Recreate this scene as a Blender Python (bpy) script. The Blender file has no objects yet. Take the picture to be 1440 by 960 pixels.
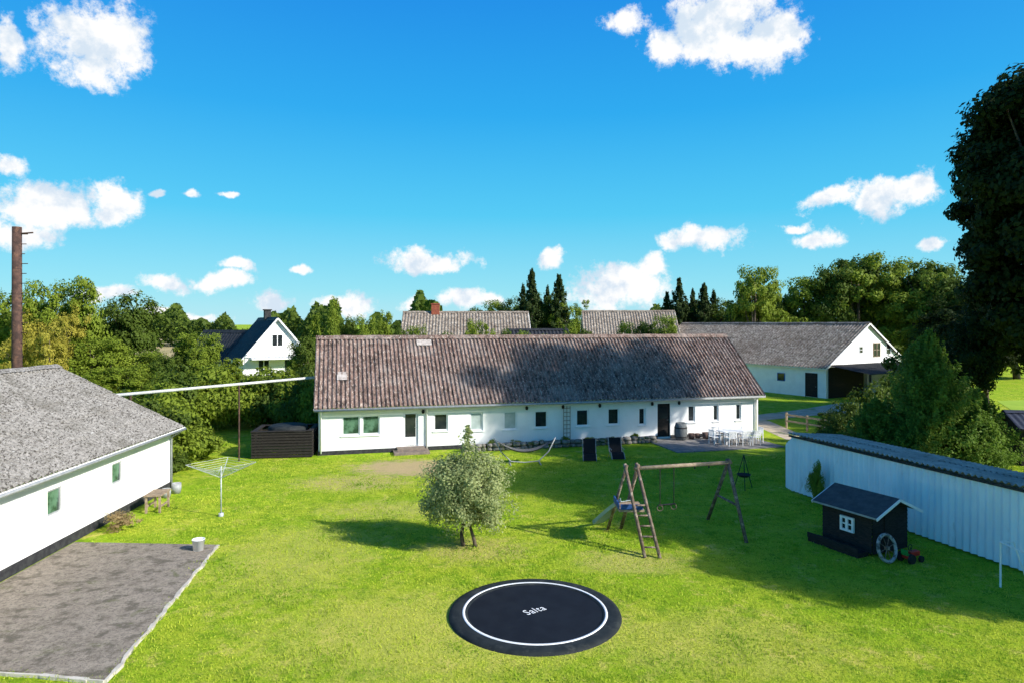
import bpy, math, random
import numpy as np
from mathutils import Vector, Matrix
from math import radians, sin, cos, pi, atan, atan2, sqrt
random.seed(7)
scene = bpy.context.scene
col = scene.collection
scene.view_settings.view_transform = 'Standard'
scene.view_settings.look = 'None'
scene.view_settings.exposure = 0

# ------------------------------------------------------------------ materials
def _mk(name):
    m = bpy.data.materials.new(name); m.use_nodes = True
    nt = m.node_tree; nt.nodes.clear()
    return m, nt
def N(nt, t, **kw):
    n = nt.nodes.new(t)
    for k, v in kw.items(): setattr(n, k, v)
    return n
def rgba(c): return (c[0], c[1], c[2], 1)
def mixc(nt, fac, a, b):
    n = N(nt, 'ShaderNodeMix', data_type='RGBA')
    for inp, val in ((n.inputs[0], fac), (n.inputs[6], a), (n.inputs[7], b)):
        if isinstance(val, (tuple, list)): inp.default_value = rgba(val)
        elif isinstance(val, (int, float)): inp.default_value = val
        else: nt.links.new(val, inp)
    return n.outputs[2]
def noise(nt, scale, detail=6, rough=.6, stretch=None, coord='Object', dist=0):
    tc = N(nt, 'ShaderNodeTexCoord')
    src = tc.outputs[coord]
    if stretch:
        mp = N(nt, 'ShaderNodeMapping'); mp.inputs['Scale'].default_value = stretch
        nt.links.new(src, mp.inputs[0]); src = mp.outputs[0]
    n = N(nt, 'ShaderNodeTexNoise')
    n.inputs['Scale'].default_value = scale; n.inputs['Detail'].default_value = detail
    n.inputs['Roughness'].default_value = rough; n.inputs['Distortion'].default_value = dist
    nt.links.new(src, n.inputs['Vector'])
    return n.outputs[0]
def ramp(nt, x, lo, hi):
    n = N(nt, 'ShaderNodeMapRange', interpolation_type='SMOOTHSTEP')
    n.inputs[1].default_value = lo; n.inputs[2].default_value = hi
    nt.links.new(x, n.inputs[0]); return n.outputs[0]
def mat(name, c1, c2=None, scale=5, rough=.85, bump=0, bscale=30, c3=None, s3=1.5, r3=(.52, .62), r2=(.35, .65),
        spec=.25, metal=0, stretch=None, st3=None, detail=6, c4=None, s4=1, r4=(.5, .6), st4=None, c5=None, s5=.5, r5=(.45, .65), a5=.6):
    m, nt = _mk(name)
    p = N(nt, 'ShaderNodeBsdfPrincipled'); o = N(nt, 'ShaderNodeOutputMaterial')
    nt.links.new(p.outputs[0], o.inputs[0])
    p.inputs['Roughness'].default_value = rough; p.inputs['Metallic'].default_value = metal
    p.inputs['Specular IOR Level'].default_value = spec
    if c2 is None: c2 = tuple(x*.75 for x in c1)
    c = mixc(nt, ramp(nt, noise(nt, scale, detail, stretch=stretch), *r2), c1, c2)
    if c3: c = mixc(nt, ramp(nt, noise(nt, s3, 8, .7, stretch=st3), *r3), c, c3)
    if c4: c = mixc(nt, ramp(nt, noise(nt, s4, 8, .7, stretch=st4), *r4), c, c4)
    if c5:
        k = N(nt, 'ShaderNodeMath', operation='MULTIPLY'); k.inputs[1].default_value = a5
        nt.links.new(ramp(nt, noise(nt, s5, 9, .75, dist=.5), *r5), k.inputs[0]); c = mixc(nt, k.outputs[0], c, c5)
    nt.links.new(c, p.inputs['Base Color'])
    if bump:
        b = N(nt, 'ShaderNodeBump'); b.inputs['Strength'].default_value = bump; b.inputs['Distance'].default_value = .03
        nt.links.new(noise(nt, bscale, 5), b.inputs['Height']); nt.links.new(b.outputs[0], p.inputs['Normal'])
    return m
def leafmat(name, dark, light, trans=.4):
    m, nt = _mk(name)
    a = N(nt, 'ShaderNodeAttribute', attribute_name='tint')
    c = mixc(nt, a.outputs['Fac'], dark, light)
    c = mixc(nt, ramp(nt, noise(nt, .55, 3), .35, .7), c, tuple(x*.8+y*.2 for x, y in zip(light, dark)))
    d = N(nt, 'ShaderNodeBsdfPrincipled'); t = N(nt, 'ShaderNodeBsdfTranslucent')
    d.inputs['Roughness'].default_value = .6; d.inputs['Specular IOR Level'].default_value = .15
    mx = N(nt, 'ShaderNodeMixShader'); mx.inputs[0].default_value = trans
    o = N(nt, 'ShaderNodeOutputMaterial')
    nt.links.new(c, d.inputs['Base Color'])
    nt.links.new(c, t.inputs[0])
    nt.links.new(d.outputs[0], mx.inputs[1]); nt.links.new(t.outputs[0], mx.inputs[2]); nt.links.new(mx.outputs[0], o.inputs[0])
    return m

white = mat('white_render', (.91, .895, .86), (.85, .835, .80), 1.2, .8, .25, 18, c3=(.64, .62, .57), s3=.9, r3=(.62, .78))
whitep = mat('white_paint', (.86, .86, .85), (.78, .78, .77), 3, .5)
whitesheet = mat('white_corrugated_sheet', (.84, .88, .92), (.74, .78, .83), 1.5, .6, c3=(.45, .46, .46), s3=2.5, r3=(.58, .78), stretch=(1, 1, .3), st3=(1, 1, .25))
roofbrown = mat('brown_fibre_cement', (.245, .16, .13), (.12, .077, .062), 4, .92, .6, 40, c3=(.60, .52, .45), s3=17, r3=(.525, .65), stretch=(1, .35, .35), st3=(1, .3, .3), c4=(.045, .032, .026), s4=6, r4=(.52, .63), st4=(1, .5, .5), c5=(.38, .32, .28), s5=.6, r5=(.48, .66), a5=.5)
roofgrey = mat('mossy_fibre_cement', (.37, .345, .315), (.23, .213, .19), 9, .95, .4, 40, c3=(.06, .052, .043), s3=14, r3=(.49, .60), c4=(.54, .52, .49), s4=9, r4=(.56, .70), c5=(.10, .09, .07), s5=.9, r5=(.47, .64), a5=.5)
rooffar = mat('weathered_fibre_cement', (.29, .24, .19), (.15, .12, .095), 2, .95, .3, 8, c3=(.52, .46, .39), s3=5, r3=(.5, .64), c5=(.12, .08, .055), s5=.35, a5=.5)
roofslate = mat('dark_slate', (.04, .042, .048), (.022, .024, .028), 3, .6, .2, 10, spec=.15)
rooflight = mat('pale_fibre_cement', (.50, .47, .43), (.34, .32, .29), 2.5, .9, .2, 8, c3=(.18, .16, .14), s3=3, r3=(.54, .67), c5=(.22, .19, .16), s5=.4, a5=.4)
plinth = mat('tarred_plinth', (.025, .025, .028), (.05, .05, .05), 6, .8, .3, 20)
stone = mat('field_stone', (.26, .24, .21), (.13, .12, .1), 4, .95, .8, 12, c3=(.07, .10, .03), s3=2)
blackwood = mat('black_wood', (.020, .018, .017), (.042, .035, .030), 6, .75, .3, 20, stretch=(1, 1, 6), spec=.12)
brownwood = mat('weathered_round_pole', (.20, .145, .11), (.11, .075, .055), 8, .85, .3, 30, c3=(.34, .27, .21), s3=5)
palewood = mat('weathered_wood', (.38, .29, .20), (.25, .18, .12), 8, .85, .3, 30)
rust = mat('rusty_steel', (.10, .055, .042), (.05, .03, .025), 4, .85, .3, 20, c3=(.14, .075, .05), s3=3)
steel = mat('galvanised_steel', (.48, .52, .50), (.36, .40, .39), 6, .5, metal=.1, spec=.3)
greysteel = mat('grey_painted_metal', (.36, .37, .37), (.27, .28, .28), 6, .45)
pipegrey = mat('pale_grey_pipe', (.64, .64, .62), (.5, .5, .48), 2, .6)
darkmetal = mat('black_metal', (.02, .02, .02), (.035, .03, .03), 6, .5)
concrete = mat('old_concrete', (.37, .315, .25), (.28, .235, .185), 6, .95, 1.0, 55, c3=(.16, .135, .105), s3=16, r3=(.47, .66), detail=10, c4=(.14, .12, .09), s4=2.4, r4=(.48, .64), c5=(.11, .13, .04), s5=1.1, r5=(.54, .68), a5=.65)
edging = mat('concrete_edging', (.60, .55, .47), (.44, .40, .34), 3, .9, .3, 30)
paving = mat('patio_paving', (.28, .26, .24), (.19, .18, .165), 3, .9, .4, 20)
gravel = mat('pale_gravel', (.54, .45, .33), (.42, .34, .24), 1.5, .95, .5, 20, c3=(.2, .3, .04), s3=.6, r3=(.55, .65))
strawfield = mat('stubble', (.46, .36, .17), (.36, .29, .13), .05, .95)
hayfield = mat('bright_meadow', (.34, .47, .045), (.26, .40, .03), .2, .95)
bark = mat('bark', (.14, .11, .08), (.07, .055, .04), 8, .95, .6, 20)
brick = mat('red_brick', (.36, .10, .055), (.25, .07, .045), 3, .9)
stepm = mat('worn_step', (.26, .2, .16), (.17, .14, .12), 6, .9)
rubber = mat('black_rubber', (.016, .016, .018), (.024, .025, .027), 3, .55)
jump = mat('jumping_mat', (.009, .011, .016), (.012, .015, .021), 2, .7, spec=.12)
pad = mat('dark_green_grey_pad', (.016, .020, .022), (.026, .031, .032), 4, .65, spec=.12, c3=(.04, .044, .042), s3=3)
plastwhite = mat('white_plastic', (.84, .84, .83), (.76, .76, .75), 4, .4)
plastblue = mat('pale_blue_plastic', (.35, .45, .46), (.28, .37, .38), 4, .4)
bluetarp = mat('blue_canvas', (.03, .1, .3), (.02, .06, .2), 4, .7)
plastgreen = mat('green_plastic', (.03, .3, .06), (.02, .22, .04), 4, .4)
plastred = mat('red_plastic', (.6, .035, .02), (.45, .03, .02), 4, .4)
frost = mat('frosted_glass', (.38, .45, .42), (.48, .54, .52), 2, .15, spec=.5)
curtain = mat('curtained_glass', (.10, .2, .13), (.02, .05, .03), 2.5, .08, spec=.6)
glass = mat('dark_glass', (.015, .02, .024), (.03, .035, .035), 2, .06, spec=.6)
blueframe = mat('blue_window_paint', (.05, .13, .4), (.04, .1, .32), 3, .5)
fabric = mat('dark_mesh_fabric', (.010, .012, .015), (.016, .018, .021), 20, .9, spec=.1)
hamfab = mat('grey_hammock_cloth', (.12, .12, .12), (.08, .08, .08), 10, .9)
terra = mat('terracotta', (.16, .1, .08), (.1, .07, .06), 5, .9)
barrelm = mat('grey_barrel_staves', (.18, .19, .19), (.10, .11, .11), 5, .8, stretch=(5, 5, .5))
lichen = mat('faded_roof_sheet', (.52, .46, .42), (.34, .29, .26), 6, .9)
blueroof = mat('blue_grey_roof_felt', (.035, .045, .075), (.025, .03, .05), 4, .7)

def ground_mat():
    m, nt = _mk('lawn_grass')
    p = N(nt, 'ShaderNodeBsdfPrincipled'); o = N(nt, 'ShaderNodeOutputMaterial'); nt.links.new(p.outputs[0], o.inputs[0])
    p.inputs['Roughness'].default_value = .95; p.inputs['Specular IOR Level'].default_value = .08
    c = mixc(nt, ramp(nt, noise(nt, .35, 5), .35, .65), (.29, .45, .016), (.43, .51, .036))
    c = mixc(nt, ramp(nt, noise(nt, 1.7, 9, .8), .46, .61), c, (.17, .31, .011))
    c = mixc(nt, ramp(nt, noise(nt, .9, 9, .84), .525, .64), c, (.61, .54, .13))
    c = mixc(nt, ramp(nt, noise(nt, 5, 6, .75), .53, .67), c, (.14, .23, .013))
    c = mixc(nt, ramp(nt, noise(nt, 16, 6, .8), .50, .68), c, (.13, .20, .012))
    tc = N(nt, 'ShaderNodeTexCoord')
    def patch(cx, cy, rx, ry, c, colr, amt=.85):
        mp = N(nt, 'ShaderNodeMapping', vector_type='POINT')
        mp.inputs['Location'].default_value = (-cx/rx, -cy/ry, 0); mp.inputs['Scale'].default_value = (1/rx, 1/ry, 0)
        nt.links.new(tc.outputs['Object'], mp.inputs[0])
        ln = N(nt, 'ShaderNodeVectorMath', operation='LENGTH'); nt.links.new(mp.outputs[0], ln.inputs[0])
        s = N(nt, 'ShaderNodeMath', operation='MULTIPLY_ADD'); s.inputs[1].default_value = 2.6
        nt.links.new(noise(nt, 2.0, 9, .82), s.inputs[0]); nt.links.new(ln.outputs['Value'], s.inputs[2])
        f = N(nt, 'ShaderNodeMapRange', interpolation_type='SMOOTHSTEP')
        f.inputs[1].default_value = 2.35; f.inputs[2].default_value = 1.7; f.inputs[3].default_value = 0; f.inputs[4].default_value = amt
        nt.links.new(s.outputs[0], f.inputs[0])
        return mixc(nt, f.outputs[0], c, colr)
    c = patch(-5.0, 32.3, 3.6, 2.4, c, (.54, .38, .22))
    c = patch(-7.0, 29.2, 3.2, 1.8, c, (.52, .42, .17), .75)
    c = patch(-1.2, 20.6, 2.2, 1.5, c, (.50, .42, .14), .7)
    c = patch(-2.0, 15.0, 5, 3, c, (.60, .55, .12), .6)
    c = patch(-6.5, 20.0, 3, 4, c, (.56, .51, .13), .5)
    c = patch(4.5, 14.5, 3.5, 2, c, (.58, .52, .12), .5)
    c = patch(3.5, 19.5, 2.2, 1.2, c, (.55, .46, .15), .6)
    c = patch(-4.5, 25.0, 3.5, 1.6, c, (.55, .48, .15), .5)
    nt.links.new(c, p.inputs['Base Color'])
    b = N(nt, 'ShaderNodeBump'); b.inputs['Strength'].default_value = .9; b.inputs['Distance'].default_value = .07
    nt.links.new(noise(nt, 14, 7, .78), b.inputs['Height']); nt.links.new(b.outputs[0], p.inputs['Normal'])
    return m

# ------------------------------------------------------------------ mesh helper
class M:
    def __init__(s): s.v = []; s.f = []; s.m = []; s.g = []
    def add(s, vs, fs, m=0):
        b = len(s.v); s.g.append((b, len(s.f))); s.v += [tuple(v) for v in vs]
        for f in fs: s.f.append([b+i for i in f]); s.m.append(m)
        return s
    def box(s, x0, y0, z0, x1, y1, z1, m=0):
        return s.add([(x0,y0,z0),(x1,y0,z0),(x1,y1,z0),(x0,y1,z0),(x0,y0,z1),(x1,y0,z1),(x1,y1,z1),(x0,y1,z1)],
              [(0,3,2,1),(4,5,6,7),(0,1,5,4),(1,2,6,5),(2,3,7,6),(3,0,4,7)], m)
    def beam(s, p, q, w, h, m=0, up=(0, 0, 1)):
        p = Vector(p); q = Vector(q); d = (q-p).normalized(); u = Vector(up)
        if abs(d.dot(u)) > .98: u = Vector((0, 1, 0))
        a = d.cross(u).normalized()*w/2; b = a.cross(d).normalized()*h/2
        vs = [p-a-b, p+a-b, p+a+b, p-a+b, q-a-b, q+a-b, q+a+b, q-a+b]
        return s.add(vs, [(0,3,2,1),(4,5,6,7),(0,1,5,4),(1,2,6,5),(2,3,7,6),(3,0,4,7)], m)
    def tube(s, pts, rs, n=10, m=0, caps=True):
        pts = [Vector(p) for p in pts]
        if not isinstance(rs, (list, tuple)): rs = [rs]*len(pts)
        vs = []; fs = []
        ref = Vector((0.3, 0.9, 0.2)).normalized()
        for i, p in enumerate(pts):
            d = (pts[min(i+1, len(pts)-1)]-pts[max(i-1, 0)]).normalized()
            a = d.cross(ref)
            if a.length < .1: a = d.cross(Vector((1, 0, 0)))
            a.normalize(); b = d.cross(a)
            for k in range(n):
                t = 2*pi*k/n; vs.append(p+(a*cos(t)+b*sin(t))*rs[i])
        for i in range(len(pts)-1):
            for k in range(n):
                fs.append((i*n+k, i*n+(k+1) % n, (i+1)*n+(k+1) % n, (i+1)*n+k))
        if caps:
            fs.append(tuple(range(n))[::-1]); fs.append(tuple((len(pts)-1)*n+k for k in range(n)))
        return s.add(vs, fs, m)
    def torus(s, R_, r_, n=28, k=10, c=(0, 0, 0)):
        vs = []; fs = []
        for i in range(n):
            a = 2*pi*i/n
            for j in range(k):
                b = 2*pi*j/k; rr = R_+r_*cos(b); x, y, z = rr*cos(a), r_*sin(b), rr*sin(a)
                vs.append((c[0]+x, c[1]+y, c[2]+z))
        for i in range(n):
            for j in range(k): fs.append((i*k+j, i*k+(j+1) % k, ((i+1) % n)*k+(j+1) % k, ((i+1) % n)*k+j))
        return s.add(vs, fs, 0)
    def lathe(s, prof, n=24, m=0, c=(0, 0, 0)):
        vs = []; fs = []
        for r, z in prof:
            for k in range(n):
                t = 2*pi*k/n; vs.append((c[0]+r*cos(t), c[1]+r*sin(t), c[2]+z))
        for i in range(len(prof)-1):
            for k in range(n): fs.append((i*n+k, i*n+(k+1) % n, (i+1)*n+(k+1) % n, (i+1)*n+k))
        return s.add(vs, fs, m)
    def corr(s, o, a, up, L, S, wave=.177, amp=.026, row=1.1, m=0, spw=6):
        o = Vector(o); a = Vector(a).normalized(); up = Vector(up).normalized(); n = a.cross(up).normalized()
        nx = int(L/wave*spw); nr = max(1, int(math.ceil(S/row)))
        for r in range(nr):
            s0 = r*row; s1 = min(S, (r+1)*row+.03)
            if r == nr-1: s1 = S
            vs = []
            for j, sv in enumerate((s0, s1)):
                lift = .018 if j == 0 else 0
                for i in range(nx+1):
                    x = L*i/nx
                    sheet = int(x/1.0)
                    jit = ((sheet*37+r*91) % 17)/17*.018
                    vs.append(o+a*x+up*(sv + (jit if j == 0 else 0))+n*(amp*sin(2*pi*x/wave)+lift+jit))
            fs = [(i, i+1, nx+2+i, nx+1+i) for i in range(nx)]
            s.add(vs, fs, m)
        return s
    def obj(s, name, mats, parent=None, loc=(0, 0, 0), rot=(0, 0, 0), smooth=False, bevel=0):
        me = bpy.data.meshes.new(name); me.from_pydata(s.v, [], s.f)
        if not isinstance(mats, (list, tuple)): mats = [mats]
        for x in mats: me.materials.append(x)
        me.polygons.foreach_set('material_index', s.m)
        if smooth: me.polygons.foreach_set('use_smooth', [True]*len(s.f))
        me.update()
        o = bpy.data.objects.new(name, me); col.objects.link(o); o.location = loc; o.rotation_euler = rot
        if parent: o.parent = parent
        if bevel:
            b = o.modifiers.new('bevel', 'BEVEL'); b.width = bevel; b.segments = 2; b.limit_method = 'ANGLE'
        return o
    def each(s, name, mats, parent=None, smooth=False):
        out = []
        for i, (vb, fb) in enumerate(s.g):
            ve, fe = s.g[i+1] if i+1 < len(s.g) else (len(s.v), len(s.f))
            q = M(); q.add(s.v[vb:ve], [[k-vb for k in f] for f in s.f[fb:fe]])
            out.append(q.obj(name, mats, parent, smooth=smooth))
        return out
def tag(o, label, cat, group=None, kind=None):
    o['label'] = label; o['category'] = cat
    if group: o['group'] = group
    if kind: o['kind'] = kind
    return o
def thing(name, label, cat, loc, rot=0, group=None):
    o = bpy.data.objects.new(name, None); o.empty_display_size = .3; col.objects.link(o)
    o.location = loc; o.rotation_euler = (0, 0, rot)
    return tag(o, label, cat, group)
def structure(o): o['kind'] = 'structure'; return o
def copy_thing(top, loc, rot=None, scale=None):
    def cp(o, par):
        c = o.copy(); col.objects.link(c)
        if par: c.parent = par
        for ch in list(o.children): cp(ch, c)
        return c
    kids = list(top.children)
    c = top.copy(); col.objects.link(c)
    for k in kids: cp(k, c)
    c.location = loc
    if rot is not None: c.rotation_euler = (0, 0, rot)
    if scale is not None: c.scale = scale if isinstance(scale, tuple) else (scale,)*3
    return c

# ------------------------------------------------------------------ ground
g = M().add([(-2500, -300, 0), (2500, -300, 0), (2500, 4000, 0), (-2500, 4000, 0)], [(0, 1, 2, 3)])
structure(g.obj('ground', ground_mat()))
f = M().add([(-190, 130, .03), (-40, 130, .03), (-60, 420, .03), (-330, 420, .03)], [(0, 1, 2, 3)])
structure(f.obj('stubble_field', strawfield))
f = M().add([(33, 40, .02), (90, 36, .02), (95, 72, .02), (44, 60, .02)], [(0, 1, 2, 3)])
structure(f.obj('meadow', hayfield))
f = M(); pts = [((12, 47.5), (11, 49.5)), ((18.5, 48.2), (19, 51)), ((23, 50.5), (23.5, 54)), ((30, 53), (29.5, 59)), ((34, 53.5), (34, 59))]
f.add([(p[0], p[1], .012) for pr in pts for p in pr], [(2*i, 2*i+2, 2*i+3, 2*i+1) for i in range(4)])
structure(f.obj('gravel_path', gravel))
f = M().add([(16.6, 40, .008), (18.2, 39.5, .008), (18.6, 48.6, .008), (16.8, 48.2, .008)], [(0, 1, 2, 3)])
structure(f.obj('gravel_path', gravel))

slab = M()
P = [(-13.95, 21.1), (-9.3, 20.85), (-7.95, 12.95), (-13.5, 13.75)]
slab.add([(x, y, .05) for x, y in P]+[(x, y, -.05) for x, y in P], [(0, 1, 5, 4), (1, 2, 6, 5), (2, 3, 7, 6), (3, 0, 4, 7), (3, 2, 1, 0)])
structure(slab.obj('concrete_yard', concrete))
ed = M()
def edge(p, q, n):
    prev = Vector((p[0], p[1], 0))
    for i in range(n):
        b = (i+1)/n
        nx_ = Vector((p[0]+(q[0]-p[0])*b+random.uniform(-.035, .035), p[1]+(q[1]-p[1])*b+random.uniform(-.02, .02), 0))
        ed.beam(prev, nx_, random.uniform(.04, .10), .13+random.uniform(0, .012)); prev = nx_
edge((-9.24, 20.8), (-7.9, 12.9), 26); edge((-7.95, 12.88), (-13.5, 13.68), 16)
structure(ed.obj('slab_kerb', edging))
pt = M(); O = Vector((9.0, 35.9, 0)); ax = Vector((.967, .254, 0)); ay = Vector((-.254, .967, 0))
for i in range(13):
    for j in range(8):
        p = O+ax*(i*.52)+ay*(j*.52); z_ = .04+random.uniform(0, .006)
        vs = [p, p+ax*.5, p+ax*.5+ay*.5, p+ay*.5]
        pt.add([(v.x, v.y, 0) for v in vs]+[(v.x, v.y, z_) for v in vs], [(4,5,6,7),(0,1,5,4),(1,2,6,5),(2,3,7,6),(3,0,4,7)])
structure(pt.obj('patio_paving', paving))

# ------------------------------------------------------------------ building kit
def wall_panel(mb, L, H, holes, rev=.14):
    T = lambda x, y, z: (x, y, z)
    xs = sorted(set([0, L]+[h[0] for h in holes]+[h[1] for h in holes])); zs = sorted(set([0, H]+[h[2] for h in holes]+[h[3] for h in holes]))
    for i in range(len(xs)-1):
        for j in range(len(zs)-1):
            cx = (xs[i]+xs[i+1])/2; cz = (zs[j]+zs[j+1])/2
            if any(h[0] < cx < h[1] and h[2] < cz < h[3] for h in holes): continue
            mb.add([T(xs[i], 0, zs[j]), T(xs[i+1], 0, zs[j]), T(xs[i+1], 0, zs[j+1]), T(xs[i], 0, zs[j+1])], [(0, 1, 2, 3)])
    for x0, x1, z0, z1 in holes:
        for a, b in (((x0, z0), (x1, z0)), ((x1, z0), (x1, z1)), ((x1, z1), (x0, z1)), ((x0, z1), (x0, z0))):
            mb.add([T(a[0], 0, a[1]), T(a[0], rev, a[1]), T(b[0], rev, b[1]), T(b[0], 0, b[1])], [(0, 1, 2, 3)])
def window(parent, loc, rz, w, h, fm, gm, mull=1, bars=0, name='window', depth=.1, sill=True, ft=.06):
    pane = M().box(ft*.5, depth, ft*.5, w-ft*.5, depth+.02, h-ft*.5).obj(name, gm, parent, loc, (0, 0, rz))
    fr = M(); y0 = depth-.035; y1 = depth+.03
    fr.box(0, y0, 0, ft, y1, h); fr.box(w-ft, y0, 0, w, y1, h); fr.box(ft, y0, 0, w-ft, y1, ft); fr.box(ft, y0, h-ft, w-ft, y1, h)
    for i in range(1, mull):
        x = w*i/mull; fr.box(x-ft*.6, y0-.004, ft, x+ft*.6, y1-.004, h-ft)
    for i in range(1, bars+1):
        z = h*i/(bars+1); fr.box(ft, y0+.006, z-.02, w-ft, y1-.006, z+.02)
    fr.obj('frame', fm, pane)
    if sill: M().box(-.06, -.06, -.07, w+.06, depth-.037, -.003).obj('sill', whitep, pane)
    return pane
def door(parent, loc, rz, w, h, fm, gm, glassz=None, depth=.1, handle=True):
    d = M(); n = max(3, int(w/.14))
    for i in range(n):
        d.box(.05+(w-.1)*i/n+.004, depth, .03, .05+(w-.1)*(i+1)/n-.004, depth+.04, h-.05)
    dd = d.obj('door', gm, parent, loc, (0, 0, rz))
    fr = M(); fr.box(0, depth-.03, 0, .048, depth+.05, h).box(w-.048, depth-.03, 0, w, depth+.05, h).box(.048, depth-.03, h-.048, w-.048, depth+.05, h)
    fr.obj('frame', fm, dd)
    if glassz: M().box(.14, depth-.012, glassz[0], w-.14, depth-.002, glassz[1]).obj('pane', glass, dd)
    if handle: M().tube([(w-.10, depth-.05, 1.02), (w-.2, depth-.05, 1.02)], .012, 6).tube([(w-.10, depth-.05, 1.02), (w-.10, depth, 1.02)], .01, 6).obj('handle', steel, dd)
    return dd
def shell(parent, L, W, hw, hr, holes, wm, rm, ove=.4, ovg=.25, wave=.177, amp=.026, row=1.1, barge=None, capmat=None, pl=None, gutter=None):
    mb = M(); wall_panel(mb, L, hw, holes)
    for x, flip in ((0, 1), (L, 0)):
        vs = [(x, 0, 0), (x, W, 0), (x, W, hw), (x, W/2, hr), (x, 0, hw)]
        mb.add(vs, [(0, 1, 2, 3, 4) if not flip else (4, 3, 2, 1, 0)])
    mb.add([(0, W, 0), (L, W, 0), (L, W, hw), (0, W, hw)], [(3, 2, 1, 0)])
    w = mb.obj('wall', wm, parent)
    tn = (hr-hw)/(W/2); th = atan(tn); S = (W/2+ove)/cos(th); lift = .06
    r = M()
    r.corr((-ovg, -ove, hw-ove*tn+lift), (1, 0, 0), (0, cos(th), sin(th)), L+2*ovg, S, wave, amp, row)
    r.corr((L+ovg, W+ove, hw-ove*tn+lift), (-1, 0, 0), (0, -cos(th), sin(th)), L+2*ovg, S, wave, amp, row)
    ro = r.obj('roof', rm, parent, smooth=False)
    c = M(); zc = hr+lift+amp+.012; k = 0; x = -ovg
    while x < L+ovg-.05:
        x1 = min(x+1.0, L+ovg); d = .28; z = zc+(.012 if k % 2 else 0)
        c.add([(x, W/2-d, z-d*tn+.03), (x1, W/2-d, z-d*tn+.03), (x1, W/2-.05, z+.02), (x, W/2-.05, z+.02), (x, W/2+.05, z+.02), (x1, W/2+.05, z+.02), (x1, W/2+d, z-d*tn+.03), (x, W/2+d, z-d*tn+.03)],
              [(0, 1, 2, 3), (3, 2, 5, 4), (4, 5, 6, 7)])
        x = x1; k += 1
    c.obj('ridge_cap', capmat or rm, ro)
    bm = barge or whitep
    b = M()
    for xx in (-ovg+.02, L+ovg-.02):
        for yy in (-ove, W+ove):
            b.beam((xx, yy, hw-ove*tn-.03), (xx, W/2, hr-.03), .04, .15)
    b.each('bargeboard', bm, ro)
    sf = M().box(-ovg+.05, -ove+.02, hw-ove*tn-.02, L+ovg-.05, -ove+.06, hw-ove*tn+.04)
    sf.obj('fascia', gutter or bm, ro)
    if pl:
        p = M(); p.box(-.03, -.03, 0, L+.03, -.004, pl); p.box(-.03, -.004, 0, -.004, W, pl); p.box(L+.004, -.004, 0, L+.03, W, pl)
        p.obj('plinth', plinth, parent)
    return w, ro, tn
# ------------------------------------------------------------------ main longhouse
H = thing('farmhouse', 'long low whitewashed farmhouse with brown corrugated roof', 'house', (-10.3, 35.2, 0), radians(14.7))
L = 26.8
wins = [(1.2, 2.15, 1.0, 2.05, curtain, 1), (2.25, 3.2, 1.0, 2.05, curtain, 1), (6.15, 6.95, 1.05, 2.02, glass, 1), (8.2, 8.95, .98, 2.02, frost, 1), (10.15, 10.95, .95, 2.0, frost, 1),
        (12.0, 12.8, .98, 1.98, glass, 1), (14.55, 15.35, .98, 1.98, glass, 1), (16.55, 17.3, .98, 1.98, glass, 1), (18.55, 19.0, .9, 1.95, glass, 1),
        (21.85, 22.35, .95, 1.98, glass, 1), (23.6, 24.0, .95, 1.98, glass, 1), (25.2, 25.6, .95, 1.98, glass, 1)]
doors = [(4.45, 5.3, .28, 2.15), (19.8, 20.65, .12, 2.15)]
shell(H, L, 8, 2.79, 6.15, [w[:4] for w in wins]+doors, white, roofbrown, wave=.235, amp=.048, row=1.25, gutter=greysteel, barge=greysteel)
for x0, x1, z0, z1, gm, k in wins:
    window(H, (x0, 0, z0), 0, x1-x0, z1-z0, whitep, gm, k, 0, ft=.08)
door(H, (4.45, 0, .28), 0, .85, 1.87, whitep, whitep, (.5, 1.75))
door(H, (19.8, 0, .12), 0, .85, 2.03, blackwood, blackwood, (1.1, 1.8))
p = M()
for a, b in ((-.03, 4.44), (5.31, 19.79), (20.66, L+.03)): p.box(a, -.035, 0, b, -.004, .22)
p.each('plinth', plinth, H)
M().tube([(-.2, -.46, 2.42), (L+.2, -.46, 2.42)], .06, 8).obj('gutter', greysteel, H, smooth=True)
d = M()
for x in (.12, 5.75, 26.6): d.tube([(x, -.42, 2.42), (x, -.08, 2.2), (x, -.08, .1)], .05, 8)
d.each('downpipe', whitep, H, smooth=True)
rf = M()
for i in range(30): rf.box(.45+i*.9, -.36, 2.43, .53+i*.9, -.005, 2.54)
rf.each('rafter_foot', greysteel, H)
lp = M()
for x in (5.55, 11.5, 13.7, 16.0, 19.4, 21.2): lp.lathe([(0, 2.05), (.07, 2.08), (.09, 2.2), (.05, 2.28), (0, 2.29)], 10, 0, (x, -.1, 0))
lp.each('wall_lamp', blackwood, H)
tn = (6.15-2.79)/4
sk = M(); yy = 1.15; zz = 2.79+yy*tn+.15
sk.add([(.95, yy, zz), (1.5, yy, zz), (1.5, yy+.5, zz+.5*tn), (.95, yy+.5, zz+.5*tn)], [(0, 1, 2, 3)])
sk.obj('skylight', lichen, H)
sk = M(); yy = 3.3; zz = 2.79+yy*tn+.15
sk.add([(5.6, yy, zz), (6.5, yy, zz), (6.5, yy+.38, zz+.38*tn), (5.6, yy+.38, zz+.38*tn)], [(0, 1, 2, 3)])
sk.obj('replaced_roof_sheet', lichen, H)
t = M()
for x in (0, .2, .4): t.box(x, 0, 0, x+.03, .03, 1.9)
for i in range(8): t.box(0, -.02, .1+i*.24, .43, 0, .13+i*.24)
tag(t.obj('trellis', palewood, None, (3.0, 38.55, .3), (0, 0, radians(14.7))), 'narrow wooden trellis against the white house wall', 'trellis')

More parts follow.
